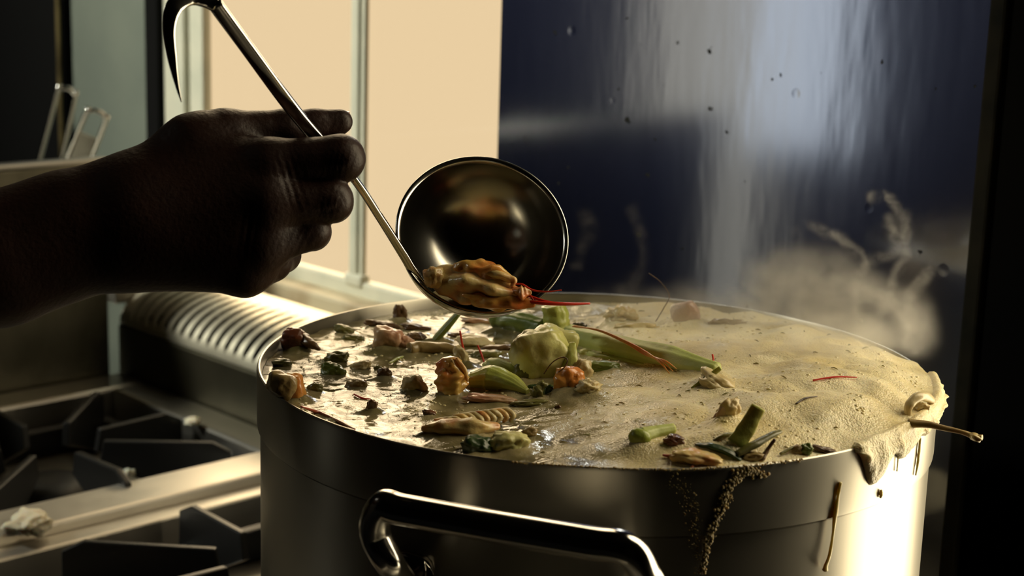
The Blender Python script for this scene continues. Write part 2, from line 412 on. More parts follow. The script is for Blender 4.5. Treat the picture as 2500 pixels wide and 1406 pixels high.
louv = pyobj('louvred_top', V, F, mat('louvre_steel', (0.74, 0.70, 0.56), 0.40, 0.7, c2=(0.6, 0.56, 0.44), nscale=20), st, smooth=False)
boxobj('slot_shade', (u0+0.004, u1-0.004, 0.806, 0.890, ZC+0.0485, ZC+0.052), black_m, st)  # black plate, paints the shade seen through the slots
louv['label'] = 'rounded top with a row of slots'

# grates: square frame + eight tapering fins
def grate(cu, cv, label):
    root = empty('burner_grate', (cu, cv, ZC-0.045)); tag(root, label, 'burner grate', 'cast iron burner grates on the stove')
    zt = ZC+0.010; h = 0.122
    bm = bmesh.new()
    for sx, sy, ex, ey in ((-h, -h, h, -h+0.012), (-h, h-0.012, h, h), (-h, -h+0.012, -h+0.012, h-0.012), (h-0.012, -h+0.012, h, h-0.012)):
        box(bm, cu+sx, cu+ex, cv+sy, cv+ey, ZC-0.045, ZC-0.020, bev=0.002)
    bmobj('outer_frame', bm, iron, root)
    for k in range(8):
        a = k*math.pi/4
        d = Vector((math.cos(a), math.sin(a), 0)); n_ = Vector((-d.y, d.x, 0))
        ro = 0.128 if k % 2 == 0 else 0.155; ri = 0.042
        c = Vector((cu, cv, 0)); V = []
        for s, zz, w in ((ri, zt-0.020, .0035), (ri+0.004, zt, .003), (ro-0.016, zt+0.002, .003), (ro, zt-0.006, .003), (ro, ZC-0.044, .0045), (ro-0.03, ZC-0.040, .0045)):
            V.append(c+d*s+n_*w+UPZ*zz); V.append(c+d*s-n_*w+UPZ*zz)
        m = 6
        F = [tuple(range(0, 12, 2)), tuple(range(11, 0, -2))]
        for i in range(m):
            j = (i+1) % m; F.append((2*i, 2*i+1, 2*j+1, 2*j))
        o = pyobj('fin', V, F, iron, root, smooth=False)
        bv = o.modifiers.new('bevel', 'BEVEL'); bv.width = 0.0012; bv.segments = 2
    return root
grate(-1.206, 0.624, 'black cast iron burner grate in the back left corner of the stove')
grate(-0.872, 0.624, 'black cast iron burner grate right beside the stock pot, cut off by the bottom edge')
# crumpled scrap on divider
def add_blob(name, label, cat, center, size, m, roll=0, parent=None, **kw):
    V, F = blob_data(center, size, rolled(roll), **kw); o = pyobj(name, V, F, m, parent)
    if label: tag(o, label, cat)
    return o
p = at_z(68, 1275, ZC+0.006)
add_blob('grease_crust', 'small pale crust of dried grease on the steel divider strip at lower left', 'grease', p, (0.014, 0.016, 0.0065), mat('crust', (0.85, 0.78, 0.60), 0.6, sss=.5), seed=3, amp=0.5, fr=2)
for (x, y, lab, s) in ((470, 1028, 'small pale food crumb behind the back grate by the flue riser', (.006,.006,.003)), (318, 1150, 'small pale food crumb on the fin tip of the back grate', (.005,.004,.003))):
    p = at_z(x, y, ZC-0.016 if y > 1100 else ZC+0.004)
    add_blob('food_crumb', lab, 'crumb', p, s, MATS['crust'], seed=x, amp=0.4, fr=2)

# ================================================================== POT
PR = 0.1786
PC = G2W(0.0454, 0.828, 0); ZR = CAMZ-0.2143; ZB = CAMZ-0.417
PC = Vector((PC.x, PC.y, 0))
def loc(a, b, z): return PC+RT*a+FW*b+UPZ*z
pot = empty('stock_pot', (PC.x, PC.y, ZB)); tag(pot, 'large wide stainless steel stock pot full of boiling soup', 'pot')
zb = ZR-0.0305
prof = [(0.0001, ZB), (PR-0.012, ZB), (PR-0.0035, ZB+0.006), (PR-0.0020, ZB+0.015), (PR-0.0018, zb-0.0016), (PR-0.0022, zb-0.0008), (PR-0.0002, zb), (PR, zb+0.002), (PR, ZR-0.0018), (PR-0.0004, ZR-0.0005), (PR-0.0010, ZR), (PR-0.0018, ZR-0.0002), (PR-0.0022, ZR-0.0012), (PR-0.0023, ZR-0.006), (PR-0.0025, ZB+0.012), (PR-0.010, ZB+0.004), (0.0001, ZB+0.003)]
lathe('pot_body', prof, steel_pot, pot, seg=360, center=Vector((PC.x, PC.y, 0)))
pb_ = steel_pot.node_tree.nodes['Principled BSDF']; tg = steel_pot.node_tree.nodes.new('ShaderNodeTangent'); tg.direction_type = 'RADIAL'; tg.axis = 'Z'
steel_pot.node_tree.links.new(tg.outputs[0], pb_.inputs['Tangent']); pb_.inputs['Anisotropic'].default_value = 0.65; pb_.inputs['Anisotropic Rotation'].default_value = 0.25
bpy.data.objects['pot_body'].data.set_sharp_from_angle(angle=math.radians(25))
# handle : tube loop on the wall towards the camera, left of centre
def hwall(x, y):      # point on front outer wall under a pixel
    d = ray(x, y); o = CAM
    a = d.x**2+d.y**2; ox, oy = o.x-PC.x, o.y-PC.y; r = PR-0.002
    b = 2*(ox*d.x+oy*d.y); c = ox*ox+oy*oy-r*r
    return o+d*((-b-math.sqrt(b*b-4*a*c))/(2*a))
hl, hr = at_d(925, 1235, 0.655), at_d(1500, 1335, 0.607)
wl = hwall(1010, 1440); wr = hwall(1530, 1520)
h1 = at_d(1575, 1400, 0.617)
pts = [wl+(wl-Vector((PC.x, PC.y, wl.z))).normalized()*0.0015, at_d(955, 1380, 0.668), at_d(915, 1300, 0.662), hl+(hr-hl)*0.02, hl.lerp(hr, 0.12), hl.lerp(hr, 0.5)-UPZ*0.0002, hl.lerp(hr, 0.90), hr+(hr-hl)*0.045, at_d(1570, 1395, 0.612), at_d(1592, 1460, 0.625), wr]
hd = tube('handle', pts, [0.0058, 0.0062, 0.0066, 0.0066, 0.0066, 0.0066, 0.0066, 0.0066, 0.0064, 0.0062, 0.0062], steel_shiny, pot, n=110, seg=28)
for w in (wl, wr):
    ax = (w-Vector((PC.x, PC.y, w.z))).normalized(); sd = UPZ.cross(ax)
    V, F = blob_data(w+ax*0.001, (0.012, 0.003, 0.018), (sd, ax, UPZ), amp=0.0, sub=3, power=4)
    pyobj('handle_mount', V, F, steel_shiny, pot)

# ================================================================== BROTH HEIGHT FIELD
RI = PR-0.0026
def sm(x, a, b):
    t = min(1, max(0, (x-a)/(b-a))); return t*t*(3-2*t)
HEAPS = [(.100, -.085, .045, .0085), (.135, -.050, .030, .006), (.02, -.115, .035, .0035), (.075, .03, .05, .004), (.115, .04, .03, .005), (-.02, -.03, .03, .0025), (.05, -.05, .03, .002), (.13, .0, .03, .004), (-.085, -.02, .02, .002)]
def Hf(a, b):
    r = math.hypot(a, b)
    f = sm(a+0.012*noise.noise(Vector((a*20, b*20, 3))), -0.055, 0.05)
    h = -0.0065*(1-f)+0.0012*f
    for (ca, cb, s, A) in HEAPS: h += A*math.exp(-((a-ca)**2+(b-cb)**2)/(2*s*s))
    p = Vector((a, b*1.0, 0))
    n1 = noise.noise(p*38); n2 = noise.noise(p*85+Vector((3, 1, 0))); n3 = noise.noise(p*190)
    h += (1-f)*(0.0016*n1+0.0010*n2+0.00042*n3) + f*(0.0042*(abs(noise.noise(p*24+Vector((7, 2, 0))))*1.6-0.4)+0.0014*n1+0.0012*n2+0.0003*n3)
    fr = math.sin(min(1, r/RI)*1.0)
    e = sm(r, RI*0.86, RI)
    ang = math.degrees(math.atan2(b, a))
    over = sm(ang, -54, -46)*(1-sm(ang, 2, 14))
    cap = -0.0015-0.0025*(1-f)
    if b > 0 and a < 0.10: cap -= 0.003*sm(b, 0.0, 0.12)
    hh = h*(1-e)+min(h, cap)*e
    # overflowing side keeps its height to the rim
    ho = h*(1-e)+(max(h*0.4, 0.0016))*e
    return hh*(1-over)+ho*over, f
def zs(a, b): return ZR+Hf(a, b)[0]
def l2ab(p):
    d = Vector((p.x-PC.x, p.y-PC.y, 0)); return d.dot(RT), d.dot(FW)
BUMPS = []
def on_broth(x, y):
    z = ZR
    for _ in range(6):
        p = at_z(x, y, z); a, b = l2ab(p)
        if math.hypot(a, b) > RI: break
        z = z*0.4+zs(a, b)*0.6
    return at_z(x, y, z)
def pt(x, y, yb=None):
    """point shown at pixel (x, y) standing above the broth spot seen at (x, yb)"""
    if yb is None: return on_broth(x, y)
    g = on_broth(x, yb); D = depth(g)
    return Vector(g)+UPZ*((yb-y)*D/FPX/math.cos(PITCH+0.03))+RT*0.0

def overL(ang):        # how far the foam hangs down the outside
    L_ = 0
    for c, w, A in ((-47.5, 2.2, .017), (-44.5, 2.0, .010), (-39.5, 2.6, .0105), (-36, 2.0, .006), (-31, 3, .0055), (-24, 4, .0045), (-16, 3.5, .004), (-8, 4, .003)):
        L_ += A*math.exp(-((ang-c)/w)**2)
    L_ += 0.0009*noise.noise(Vector((ang*0.6, 1, 1)))
    return max(0, L_)*sm(ang, -53, -50)*(1-sm(ang, -3, 6))
def build_broth():
    na, nr = 900, 210
    V = []; F = []; foam = []
    RO = PR+0.0002
    V.append(loc(0, 0, zs(0, 0))); foam.append(1)
    rows = []
    for j in range(na):
        an = -math.pi+2*math.pi*j/na; ang = math.degrees(an)
        ca, sa = math.cos(an), math.sin(an)
        for i in range(1, nr+1):
            r = RI*(i/nr)**0.85
            h, f = Hf(r*ca, r*sa)
            V.append(loc(r*ca, r*sa, ZR+h)); foam.append(f)
        L_ = overL(ang); he, f = Hf(RI*ca, RI*sa)
        nn = noise.noise(Vector((ang*0.45, 0, 4)))
        th = 0.0022+0.0016*max(0, nn)
        if L_ > 0.0006:
            ex = [(RI+0.0008, max(he, 0.0012)+0.0012), (PR+0.0006, max(he, .001)+0.0014), (PR+0.0006+th*.8, 0.0006), (PR+th, -0.0012)]
            for q in (.15, .3, .45, .6, .75, .88, .96): ex.append((PR+0.0002+th*(1.05+0.9*math.sin(q*3.0))*(1-0.35*q)+0.0006*noise.noise(Vector((ang*1.3, q*5, 2))), -0.0012-L_*q))
            ex.append((PR+0.0002, -0.0014-L_*1.02))
        else:
            ex = [(RI+0.0001, he-0.0002*k) for k in range(12)]
        for r, z in ex:
            V.append(loc(r*ca, r*sa, ZR+z)); foam.append(f)
    m = nr+12
    for j in range(na):
        k = (j+1) % na
        F.append((0, 1+j*m, 1+k*m))
        for i in range(m-1): F.append((1+j*m+i, 1+j*m+i+1, 1+k*m+i+1, 1+k*m+i))
    A_ = np.array([[v.x, v.y, v.z] for v in V]); add = np.zeros(len(A_))
    ra = (A_[:, 0]-PC.x)*RT.x+(A_[:, 1]-PC.y)*RT.y; rb = (A_[:, 0]-PC.x)*FW.x+(A_[:, 1]-PC.y)*FW.y
    rad = np.hypot(ra, rb)
    for (a_, b_, s_, h_) in BUMPS:
        add = np.maximum(add, h_*np.exp(-(((ra-a_)**2+(rb-b_)**2)/(s_*s_))))
    edge = np.clip((RI-rad)/0.012, 0, 1); A_[:, 2] += add*edge
    V = [tuple(r) for r in A_]
    me = bpy.data.meshes.new('broth'); me.from_pydata(V, [], F); me.update()
    at = me.attributes.new('foam', 'FLOAT', 'POINT'); at.data.foreach_set('value', foam)
    return me
bm_ = bpy.data.materials.new('foaming_broth'); bm_.use_nodes = True
nt = bm_.node_tree; N = nt.nodes.new; L = nt.links.new; B = nt.nodes['Principled BSDF']
tc = N('ShaderNodeTexCoord'); at = N('ShaderNodeAttribute'); at.attribute_name = 'foam'
nz = N('ShaderNodeTexNoise'); nz.inputs['Scale'].default_value = 45; nz.inputs['Detail'].default_value = 5; L(tc.outputs['Object'], nz.inputs[0])
fa = N('ShaderNodeMath'); fa.operation = 'MULTIPLY_ADD'; L(nz.outputs['Fac'], fa.inputs[0]); fa.inputs[1].default_value = 1.3; 
fb = N('ShaderNodeMath'); fb.operation = 'ADD'; fb.inputs[1].default_value = -0.65; L(at.outputs['Fac'], fb.inputs[0]); L(fb.outputs[0], fa.inputs[2])
fc = N('ShaderNodeClamp'); L(fa.outputs[0], fc.inputs[0])
mc = N('ShaderNodeMix'); mc.data_type = 'RGBA'; L(fc.outputs[0], mc.inputs['Factor'])
r1 = N('ShaderNodeValToRGB'); r1.color_ramp.elements[0].color = (.135, .115, .045, 1); r1.color_ramp.elements[1].color = (.36, .30, .16, 1); r1.color_ramp.elements[0].position = .38; r1.color_ramp.elements[1].position = .62; L(nz.outputs['Fac'], r1.inputs[0])
nz2 = N('ShaderNodeTexNoise'); nz2.inputs['Scale'].default_value = 22; nz2.inputs['Detail'].default_value = 7; L(tc.outputs['Object'], nz2.inputs[0])
r2 = N('ShaderNodeValToRGB'); r2.color_ramp.elements[0].color = (.62, .50, .22, 1); r2.color_ramp.elements[1].color = (.86, .77, .50, 1); r2.color_ramp.elements[0].position = .35; r2.color_ramp.elements[1].position = .6; L(nz2.outputs['Fac'], r2.inputs[0])
L(r1.outputs[0], mc.inputs['A']); L(r2.outputs[0], mc.inputs['B']); L(mc.outputs['Result'], B.inputs['Base Color'])
rm = N('ShaderNodeMapRange'); L(fc.outputs[0], rm.inputs['Value']); rm.inputs['To Min'].default_value = 0.07; rm.inputs['To Max'].default_value = 0.36; L(rm.outputs[0], B.inputs['Roughness'])
vo = N('ShaderNodeTexVoronoi'); vo.inputs['Scale'].default_value = 520; L(tc.outputs['Object'], vo.inputs[0])
vo2 = N('ShaderNodeTexVoronoi'); vo2.inputs['Scale'].default_value = 1100; L(tc.outputs['Object'], vo2.inputs[0])
va = N('ShaderNodeMath'); va.operation = 'ADD'; L(vo.outputs['Distance'], va.inputs[0]); L(vo2.outputs['Distance'], va.inputs[1])
vm = N('ShaderNodeMath'); vm.operation = 'MULTIPLY'; L(va.outputs[0], vm.inputs[0]); L(nz.outputs['Fac'], vm.inputs[1])
b1 = N('ShaderNodeBump'); b1.inputs['Distance'].default_value = 0.0014; b1.invert = True; fy = N('ShaderNodeMath'); fy.operation = 'MULTIPLY_ADD'; fy.inputs[1].default_value = .42; fy.inputs[2].default_value = .06; L(fc.outputs[0], fy.inputs[0]); L(fy.outputs[0], b1.inputs['Strength']); L(vm.outputs[0], b1.inputs['Height'])
nz3 = N('ShaderNodeTexNoise'); nz3.inputs['Scale'].default_value = 260; nz3.inputs['Detail'].default_value = 4; L(tc.outputs['Object'], nz3.inputs[0])
fz = N('ShaderNodeMath'); fz.operation = 'MULTIPLY_ADD'; fz.inputs[1].default_value = -.08; fz.inputs[2].default_value = .22
b2 = N('ShaderNodeBump'); b2.inputs['Distance'].default_value = 0.0008; b2.inputs['Strength'].default_value = 0.5; L(nz3.outputs['Fac'], b2.inputs['Height']); L(fc.outputs[0], fz.inputs[0]); L(fz.outputs[0], b2.inputs['Strength']); L(b1.outputs[0], b2.inputs['Normal']); L(b2.outputs[0], B.inputs['Normal'])
B.inputs['Subsurface Weight'].default_value = 0.25; B.inputs['Subsurface Scale'].default_value = 0.005; B.inputs['Subsurface Radius'].default_value = (1, .75, .35)
# ================================================================== LADLE
BC = at_d(1178, 573, 0.818)
vb = -(ray(1178, 573)).normalized()
upv = (UPZ-vb*UPZ.dot(vb)).normalized(); rtv = upv.cross(vb)
BN = (vb*math.cos(math.radians(27)) + (upv*0.94+rtv*0.30).normalized()*math.sin(math.radians(27))).normalized()
bz = BN; bx = (RT-bz*RT.dot(bz)).normalized(); by = bz.cross(bx)
RB_ = Matrix(((bx.x, by.x, bz.x), (bx.y, by.y, bz.y), (bx.z, by.z, bz.z)))
RBW = 0.0433
prof = []
for k in range(0, 33):       # outside, bottom to rim
    a = math.pi/2*k/32; prof.append((max(1e-5, RBW*math.sin(a)), -RBW*0.92*math.cos(a)))
prof += [(RBW+0.0012, 0.0004), (RBW+0.0016, 0.0010), (RBW+0.0012, 0.0016), (RBW+0.0002, 0.0014), (RBW-0.0010, 0.0004)]
for k in range(32, -1, -1):
    a = math.pi/2*k/32; prof.append((max(1e-5, (RBW-0.0012)*math.sin(a)), -(RBW*0.92-0.0012)*math.cos(a)))
ladle = empty('ladle', BC); tag(ladle, 'steel soup ladle held by the hand above the pot, its round bowl facing the viewer', 'ladle')
lathe('bowl', prof, steel_ladle, ladle, seg=160, center=BC, rot=RB_)
def strap(name, pp, m, parent, thick=0.0013, n=60, tilt=0.0):
    """pp = list of (x, y, D, width_px): flat strap with rounded edges"""
    P = [at_d(x, y, D) for x, y, D, w in pp]; W = [w*D/FPX/2 for x, y, D, w in pp]
    C = catmull(P, n); R = interp(W, n); V = []; F = []; seg = 12
    for i, c in enumerate(C):
        t = (C[min(i+1, n)]-C[max(i-1, 0)]).normalized()
        vd = (c-CAM).normalized(); s = t.cross(vd).normalized(); q = s.cross(t)
        s, q = s*math.cos(tilt)+q*math.sin(tilt), q*math.cos(tilt)-s*math.sin(tilt)
        for k in range(seg):
            a = 2*math.pi*k/seg; ca, sa = math.cos(a), math.sin(a)
            mm = (abs(ca)**6+abs(sa)**6)**(1/6)
            V.append(c+s*(ca/mm*R[i])+q*(sa/mm*min(thick, R[i])))
    for i in range(n):
        for k in range(seg): F.append((i*seg+k, i*seg+(k+1) % seg, (i+1)*seg+(k+1) % seg, (i+1)*seg+k))
    F.append(tuple(range(seg))[::-1]); F.append(tuple(n*seg+k for k in range(seg)))
    return pyobj(name, V, F, m, parent)
strap('handle', [(522, 6, .684, 38), (600, 112, .704, 36), (700, 248, .731, 36), (772, 336, .750, 34), (865, 438, .768, 19), (930, 535, .785, 19), (985, 622, .798, 22), (1008, 660, .803, 22), (1040, 700, .8085, 16)], steel_shiny, ladle, thick=0.0014, tilt=-0.45, n=90).__setitem__('label', 'long flat steel handle')
strap('hook', [(526, 11, .685, 38), (500, -2, .682, 40), (462, -8, .678, 44), (424, 18, .674, 42), (412, 70, .673, 32), (420, 140, .674, 24), (432, 205, .676, 11), (443, 249, .678, 3)], steel_shiny, ladle, thick=0.0012, n=70).__setitem__('label', 'curved pointed hook at the handle end')
# broth lying in the bowl
zlip = BC.z-RBW*math.sqrt(max(0, 1-BN.z**2))
zl = zlip+0.0035
V = []; F = []; na = 72; nr = 14
inv = RB_.transposed()
def inside(p):
    q = inv @ (p-BC); 
    return q.z < -0.0002 and (q.x/(RBW-.0016))**2+(q.y/(RBW-.0016))**2+(q.z/(RBW*.92-.0016))**2 < 1
seedp = None
for k in range(400):
    c_ = Vector((BC.x, BC.y, zl))-Vector((BN.x, BN.y, 0)).normalized()*(k*0.0002-0.02)
    if inside(c_): seedp = c_; k0 = k; break
c1 = seedp
while inside(c1): c1 = c1-Vector((BN.x, BN.y, 0)).normalized()*0.0004
cen = (seedp+c1)/2
V.append(cen+UPZ*0.002)
for j in range(na):
    a = 2*math.pi*j/na; d = Vector((math.cos(a), math.sin(a), 0)); t = 0
    while inside(cen+d*t) and t < 0.08: t += 0.0003
    for i in range(1, nr+1):
        s = i/nr; V.append(cen+d*(t*s)+UPZ*(0.002*(1-s*s)+0.0006*noise.noise((cen+d*(t*s))*150)))
for j in range(na):
    k = (j+1) % na; F.append((0, 1+j*nr, 1+k*nr))
    for i in range(nr-1): F.append((1+j*nr+i, 1+j*nr+i+1, 1+k*nr+i+1, 1+k*nr+i))
lb = pyobj('ladled_broth', V, F, mat('ladled_broth_m', (.55, .47, .26), 0.22, c2=(.42, .35, .17), nscale=60, sss=.2, bump=.2, bscale=300)); tag(lb, 'small pool of creamy broth lying in the ladle bowl under the prawn', 'broth', kind='stuff')
# wet stain on the bowl wall is left to the metal; prawn in the ladle
m_pr = mat('prawn_shell', (.62, .12, .02), .28, c2=(.66, .42, .10), nscale=75, ratio=.47, bump=.6, bscale=130, sss=.2, coat=.4)
m_prt = mat('prawn_flesh', (.68, .52, .22), .33, c2=(.60, .16, .03), nscale=85, ratio=.56, bump=.7, bscale=200, sss=.3, coat=.2)
m_red = mat('red_thread', (.55, .028, .012), .35, sss=.1)
PD = 0.797
pw = empty('prawn', at_d(1160, 700, PD)); tag(pw, 'orange prawn head with red feelers lying in the bowl of the ladle', 'prawn')
def PP(l): return [at_d(x, y, PD+dd) for x, y, dd in l]
tube('shell', PP([(1046, 672, .006), (1085, 680, .004), (1140, 695, .001), (1200, 706, -.002), (1250, 716, -.004), (1290, 728, -.006)]), [.0026, .0072, .0098, .0088, .0056, .0018], m_prt, pw, n=60, seg=36, nz=.45, seed=3, ridges=5, ramp=.05)
tube('back_ridge', PP([(1110, 654, .000), (1150, 655, -.002), (1200, 664, -.004), (1250, 684, -.005)]), [.0022, .0042, .0046, .0018], m_pr, pw, n=40, seg=20, nz=.6, seed=5)
tube('belly', PP([(1130, 722, -.004), (1190, 735, -.006), (1250, 738, -.007), (1305, 742, -.008)]), [.002, .0046, .0042, .0014], m_pr, pw, n=40, seg=20, nz=.6, seed=8)
tube('claw', PP([(1180, 664, -.005), (1215, 670, -.007), (1252, 684, -.007), (1250, 700, -.008)]), [.0016, .0020, .0020, .0008], MATS['prawn_flesh'], pw, n=24, seg=12, nz=.4, seed=2)
tube('tail_fan', PP([(1245, 712, -.006), (1275, 716, -.008), (1296, 712, -.009)]), [.0020, .0040, .0010], m_prt, pw, n=24, seg=16, nz=.6, seed=9)
V, F = blob_data(at_d(1060, 676, PD-.001), (.0052, .005, .0050), rolled(0), seed=4, amp=.3); pyobj('head_lump', V, F, m_prt, pw)
for l, r in (([(1250, 694, -.006), (1275, 694, -.008), (1300, 708, -.009), (1335, 712, -.010), (1371, 708, -.010)], .0005), ([(1262, 700, -.006), (1285, 712, -.008), (1296, 722, -.009), (1308, 742, -.010)], .0003), ([(1280, 736, -.008), (1330, 740, -.010), (1390, 742, -.008), (1440, 741, -.004)], .0010), ([(1290, 722, -.008), (1330, 735, -.009), (1376, 742, -.009)], .0007)):
    tube('feeler', PP(l), [r, r, r*.5], m_red, pw, n=30, seg=8)

# ================================================================== FOOD IN THE POT
def fm(n, c, c2, rough=.36, ns=60, ratio=.5, bump=.6, bs=200, sss=.25, coat=.12, **k): return mat(n, c, rough, c2=c2, nscale=ns, ratio=ratio, bump=bump, bscale=bs, sss=sss, coat=coat, **k)
leek = fm('leek_green', (.30, .36, .055), (.44, .46, .12), ns=30, stretch=(1, 1, 1))
leek_d = fm('leek_dark', (.10, .15, .02), (.19, .23, .04), ns=40)
leek_p = fm('leek_pale', (.50, .54, .20), (.36, .42, .10), ns=24, bump=.5, coat=0.0, rough=.5)
dkgreen = fm('dark_green', (.018, .045, .010), (.05, .085, .018), ns=70)
olive = fm('olive_peel', (.10, .095, .022), (.20, .19, .05), ns=60)
onion = fm('onion_flesh', (.66, .62, .28), (.46, .46, .13), ns=26, bump=.5, coat=.1)
orange = fm('orange_flesh', (.62, .22, .035), (.66, .40, .10), ns=45, coat=.5)
cream = fm('cream_flesh', (.62, .53, .30), (.52, .40, .18), ns=45)
brown = fm('brown_peel', (.085, .040, .014), (.15, .085, .03), ns=60)
redb = fm('red_brown', (.16, .035, .012), (.10, .045, .016), ns=50, coat=.5)
pink = fm('pink_flesh', (.50, .24, .14), (.50, .36, .20), ns=40, coat=.4)
tan = fm('tan_flesh', (.33, .24, .10), (.22, .15, .05), ns=60)
redm = fm('chili_red', (.38, .05, .02), (.28, .07, .025), ns=40, coat=.5)
prawn = MATS['prawn_shell']; prawn_t = MATS['prawn_flesh']
FD = {}
def stalk(name, label, cat, pts, rpx, m, parent=None, label_part=None, **kw):
    P = [pt(*p) for p in pts]; R = [r*mpp(P[min(i, len(P)-1)]) for i, r in enumerate(rpx)]
    if label and parent is None and kw.pop('root', False):
        pass
    for q_ in range(0, 21):
        pb = P[0].lerp(P[1], 0) if False else catmull(P, 20)[q_]; ab = l2ab(pb); gz = zs(*ab); rr_ = interp(R, 20)[q_]
        if rr_ > .0012 and pb.z-gz < rr_*1.6: BUMPS.append((ab[0], ab[1], rr_*1.5+.0012, min(.005, rr_*1.0)))
    o = tube(name, P, R, m, parent, **kw)
    if label: tag(o, label, cat)
    return o
def chunk(name, label, cat, x, y, w, h, m, roll=0, parent=None, deep=.75, sink=.8, **kw):
    c = pt(x, y, y+h/2*sink); k = mpp(c)
    g_ = on_broth(x, y+h/2*sink) if math.hypot(*l2ab(on_broth(x, y+h/2*sink))) < RI else c
    ab = l2ab(g_); BUMPS.append((ab[0], ab[1], w/2*k*1.0+.0025, min(.006, h*k*.42)))
    V, F = blob_data(c, (w/2*k, min(w, 2.2*h)/2*k*deep, h/2*k), rolled(roll), **kw)
    o = pyobj(name, V, F, m, parent)
    if label: tag(o, label, cat)
    return o
LK, ON = 'leek', 'vegetable'
# ---- centre cluster
stalk('leek_stub', 'short upright green leek stub standing above the pale onion piece below the ladle', LK, [(1362, 815, 838), (1356, 785, 838), (1347, 745, 838)], [30, 32, 29], leek, seg=28, cap='hollow', ridges=9, ramp=.04, nz=.12, n=20)
stalk('leek_stalk', 'thick dark green stalk lying just below the ladle bowl', LK, [(1208, 775, 812), (1250, 785, 818), (1330, 802, 836)], [23, 26, 27], leek_d, seg=28, cap='flat', ridges=7, ramp=.05, nz=.15, n=24)
stalk('leek_stalk', 'long pale green leek stalk running from the onion piece to the foam on the right', LK, [(1392, 815, 850), (1450, 832, 862), (1540, 855, 885), (1640, 880, 905), (1748, 903, 922)], [25, 27, 30, 34, 20], leek_p, seg=32, cap='round', ridges=8, ramp=.04, nz=.12, n=50)
stalk('leek_stalk', 'thin pale green strip half sunk below the long leek stalk', LK, [(1400, 855, 862), (1480, 872, 880), (1600, 893, 902)], [9, 13, 8], leek_p, seg=20, flat=.6, nz=.2)
on_ = empty('onion_piece', pt(1325, 930)); tag(on_, 'large pale yellow green onion piece standing in the middle of the pot', 'onion')
chunk('layer', None, None, 1318, 872, 146, 128, onion, roll=.35, parent=on_, seed=12, amp=.24, power=3.6, fr=1.3, crease=.12)
chunk('upper_layer', None, None, 1352, 852, 92, 108, onion, roll=-.30, parent=on_, seed=15, amp=.16, power=5, fr=1.2, deep=.6, crease=.1)
stalk('inner_layer', None, None, [(1395, 838, 925), (1392, 880, 930), (1368, 925, 935)], [8, 15, 10], leek, parent=on_, flat=.5, nz=.2, seg=20)
chunk('olive_slice', 'round dark olive green slice leaning on the front of the large onion piece', ON, 1277, 912, 54, 58, olive, seed=5, amp=.15)
w_ = stalk('leek_wedge', 'bright green and white leek wedge lying left of the dark herb sprig', LK, [(1150, 928, 955), (1200, 925, 962), (1250, 938, 968), (1288, 956, 972)], [24, 40, 26, 8], leek, seg=40, ridges=14, ramp=.045, flat=.85, nz=.1, n=30, cap='flat')
chunk('leek_slice', 'pale translucent leek slice behind the bright green wedge', LK, 1222, 905, 92, 50, leek_p, roll=-.35, seed=8, amp=.12, power=2.4)
hb = empty('herb_sprig', pt(1318, 968)); tag(hb, 'dark wilted herb sprig between the leek wedge and the orange piece', 'herb')
for i, (x, y, s) in enumerate(((1300, 950, 22), (1322, 945, 26), (1338, 958, 22), (1312, 962, 30), (1345, 948, 16), (1305, 935, 14))):
    chunk('leaf', None, None, x, y, s*1.3, s, olive if i % 2 else dkgreen, roll=i*.7, parent=hb, seed=20+i, amp=.5, sub=3, fr=2.2)
stalk('looped_thread', 'thin dark looped stem leaning on the onion piece above the orange piece', 'herb', [(1326, 912, 965), (1345, 885, 965), (1368, 872, 965), (1382, 878, 965), (1376, 895, 965), (1362, 908, 965)], [1.6]*6, fm('stem_dark', (.03, .02, .012), (.05, .03, .02)), n=40, seg=8)
oc = empty('prawn_piece', pt(1400, 965)); tag(oc, 'bright orange and white prawn piece right of the dark herb sprig', 'prawn')
chunk('orange_shell', None, None, 1388, 930, 76, 66, orange, roll=.25, parent=oc, seed=31, amp=.3, fr=1.8)
chunk('white_flesh', None, None, 1418, 908, 50, 60, cream, roll=-.3, parent=oc, seed=33, amp=.35, power=2.2)
chunk('flesh_folds', None, None, 1438, 948, 56, 36, cream, roll=-.1, parent=oc, seed=35, amp=.55, fr=2.6)
pc = empty('prawn', pt(1105, 972)); tag(pc, 'brown and orange prawn body with folded legs standing left of the green leek wedge', 'prawn')
stalk('shell', None, None, [(1098, 880, 965), (1100, 925, 968), (1108, 966, 972)], [27, 38, 26], prawn, parent=pc, nz=.35, seed=4, ridges=6, ramp=.08, seg=32, n=30)
chunk('pale_flank', None, None, 1126, 872, 34, 56, cream, roll=.35, parent=pc, seed=44, amp=.3)
for i, (x0, y0, x1, y1) in enumerate(((1100, 878, 1122, 945), (1112, 874, 1140, 930), (1090, 886, 1102, 950), (1082, 900, 1084, 962))):
    stalk('leg', None, None, [(x0, y0, 975), ((x0+x1)/2+6, (y0+y1)/2, 975), (x1, y1, 975)], [4, 6, 3], prawn_t, parent=pc, nz=.3, seed=i, n=16, seg=10)
